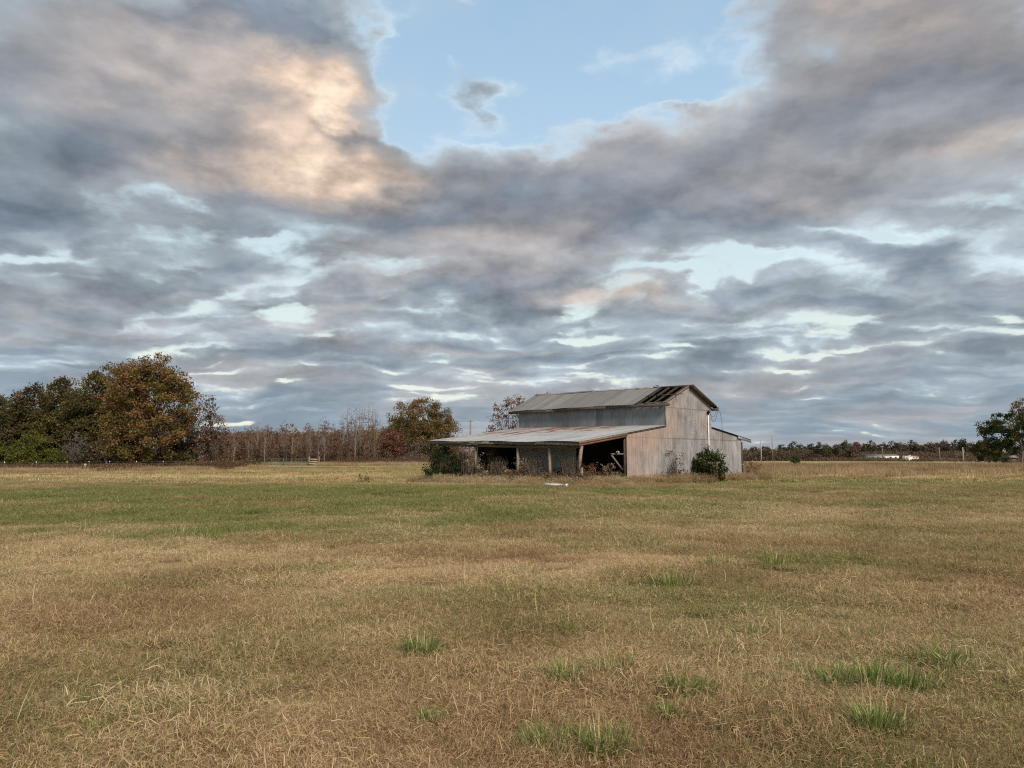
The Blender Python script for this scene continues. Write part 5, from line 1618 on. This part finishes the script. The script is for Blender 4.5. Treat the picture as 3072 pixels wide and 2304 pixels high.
x, y = (BARN_AT[0] + (u_ - v_) * c_)[k], (BARN_AT[1] + (u_ + v_) * c_)[k]
g, t = field(x, y)
parts_.append([x, y, grn_.uniform(0.3, 0.6, len(x)), grn_.uniform(0.6, 1.0, len(x)), grn_.integers(0, 3, len(x)), np.clip(g * 0.5, 0, 1), np.clip(t + 0.05, 0, 1)])
P_ = [np.concatenate(c) for c in zip(*parts_)]
scatter('tall_grass', tallp + tallf, P_[0], P_[1], P_[2], P_[3], P_[4], P_[5], P_[6], 'tall straw coloured grass at the field edges and barn walls')

# the large green clumps one can point to
M_CLUMP = mat_leaf('clump_blade', [(0, (0.070, 0.105, 0.028)), (0.5, (0.155, 0.225, 0.056)), (0.85, (0.28, 0.34, 0.11)), (1, (0.56, 0.48, 0.29))], 0.35)
def clump(px, py, wpx, hpx, label, seed, n=170):
    cx, d = _spot(px, py)
    w, h = wpx / F_PX * d * 0.95, hpx / F_PX * d * 0.95
    rng = np.random.default_rng(seed)
    lv = Leaves()
    q3 = MB()
    tints = []
    for k in range(n):
        b = rng.normal(0, 0.24, 2) * w * np.array([1, 0.8])
        az = math.atan2(b[1], b[0]) + rng.normal(0, 0.7)
        L = h * rng.uniform(0.35, 1.15)
        le = min(abs(rng.normal(0, 0.8)) + 0.2, 1.35)
        dv = np.array([math.cos(az), math.sin(az), 0])
        ts = np.linspace(0, 1, 5)
        ang = le * (0.35 + 1.1 * ts)
        st = np.stack([np.sin(ang), np.cos(ang)], 1) * L / 4
        acc = np.vstack([[0, 0], np.cumsum(st[:-1], 0)])
        p = np.array([b[0], b[1], -0.02]) + acc[:, :1] * dv + acc[:, 1:] * np.array([0, 0, 1.0])
        s = np.array([-dv[1], dv[0], 0]) * (0.0040 * rng.uniform(0.6, 1.4)) * (d / 6.0) ** 0.5
        wd = np.array([0.8, 1.0, 0.85, 0.5, 0.06])[:, None]
        v = np.stack([p - s * wd, p + s * wd], 1).reshape(-1, 3)
        q = np.array([(2 * i, 2 * i + 1, 2 * i + 3, 2 * i + 2) for i in range(4)])
        lv.add(v, q, np.full(10, 1.0 if rng.uniform() < 0.14 else min(0.9, rng.beta(2, 2.2))))
    o = link('grass_clump', lv.mesh('grass_clump', M_CLUMP), None, (cx, d, gz(cx, d)))
    return tag(o, label, 'grass clump', 'green grass clumps in the dry pasture')
CL = [(1640, 2235, 170, 110, 'green grass clump at the bottom edge, just right of the middle'), (1790, 2240, 190, 120, 'splayed green clump with broken straw at its heart near the bottom edge'), (1688, 2045, 120, 95, 'dark green spiky clump left of two bright ones, mid right foreground'), (1828, 2020, 130, 85, 'bright yellowish green clump with dead straw below it'), (2038, 2070, 150, 95, 'dense bright green clump, right of the yellowish one'),
      (2480, 2048, 130, 85, 'left clump of the wide green group at the lower right'), (2580, 2040, 190, 110, 'tallest middle clump of the wide green group at the lower right'), (2690, 2050, 120, 90, 'right clump of the wide green group at the lower right'), (2790, 1990, 170, 100, 'lone green clump with long blades above the wide group at the right'), (2590, 2165, 150, 110, 'dim green clump below the wide group at the lower right'),
      (1985, 2145, 120, 80, 'dull green clump below the dense bright one'), (2005, 1755, 150, 70, 'dark green clump in mid field straight below the green bush'), (2500, 1795, 110, 45, 'small fresh green clump in the middle of the right field'), (2770, 1820, 140, 45, 'low wide green clump toward the right side of the field'), (1265, 1962, 110, 90, 'upright thin green clump left of centre in the foreground'), (335, 2190, 120, 70, 'small dark green clump in the left foreground'), (540, 1610, 90, 42, 'green clump in the left mid field, the left of a close pair'), (630, 1615, 100, 42, 'green clump in the left mid field, the right of a close pair'), (1300, 2150, 110, 60, 'low green clump just left of centre near the bottom'), (2310, 1700, 110, 55, 'green clump beside a dark hollow in the right mid field'),
      (2230, 1905, 110, 55, 'middling green clump between the mid field clump and the wide group at the lower right'), (2140, 1700, 100, 45, 'far green clump up the slope from the dark mid field clump'), (1960, 1640, 90, 36, 'small far green clump below the right lean-to of the barn'), (1580, 1725, 100, 48, 'green clump standing alone in mid field below the lean-to posts'), (2390, 2010, 100, 60, 'low dull clump just left of the wide green group'), (860, 1720, 110, 50, 'fresh low green clump in the left middle of the field')]
for k, (px, py, w, h, lab) in enumerate(CL):
    clump(px, py, w, h, lab, 600 + k, 420 if py > 1900 else 200)
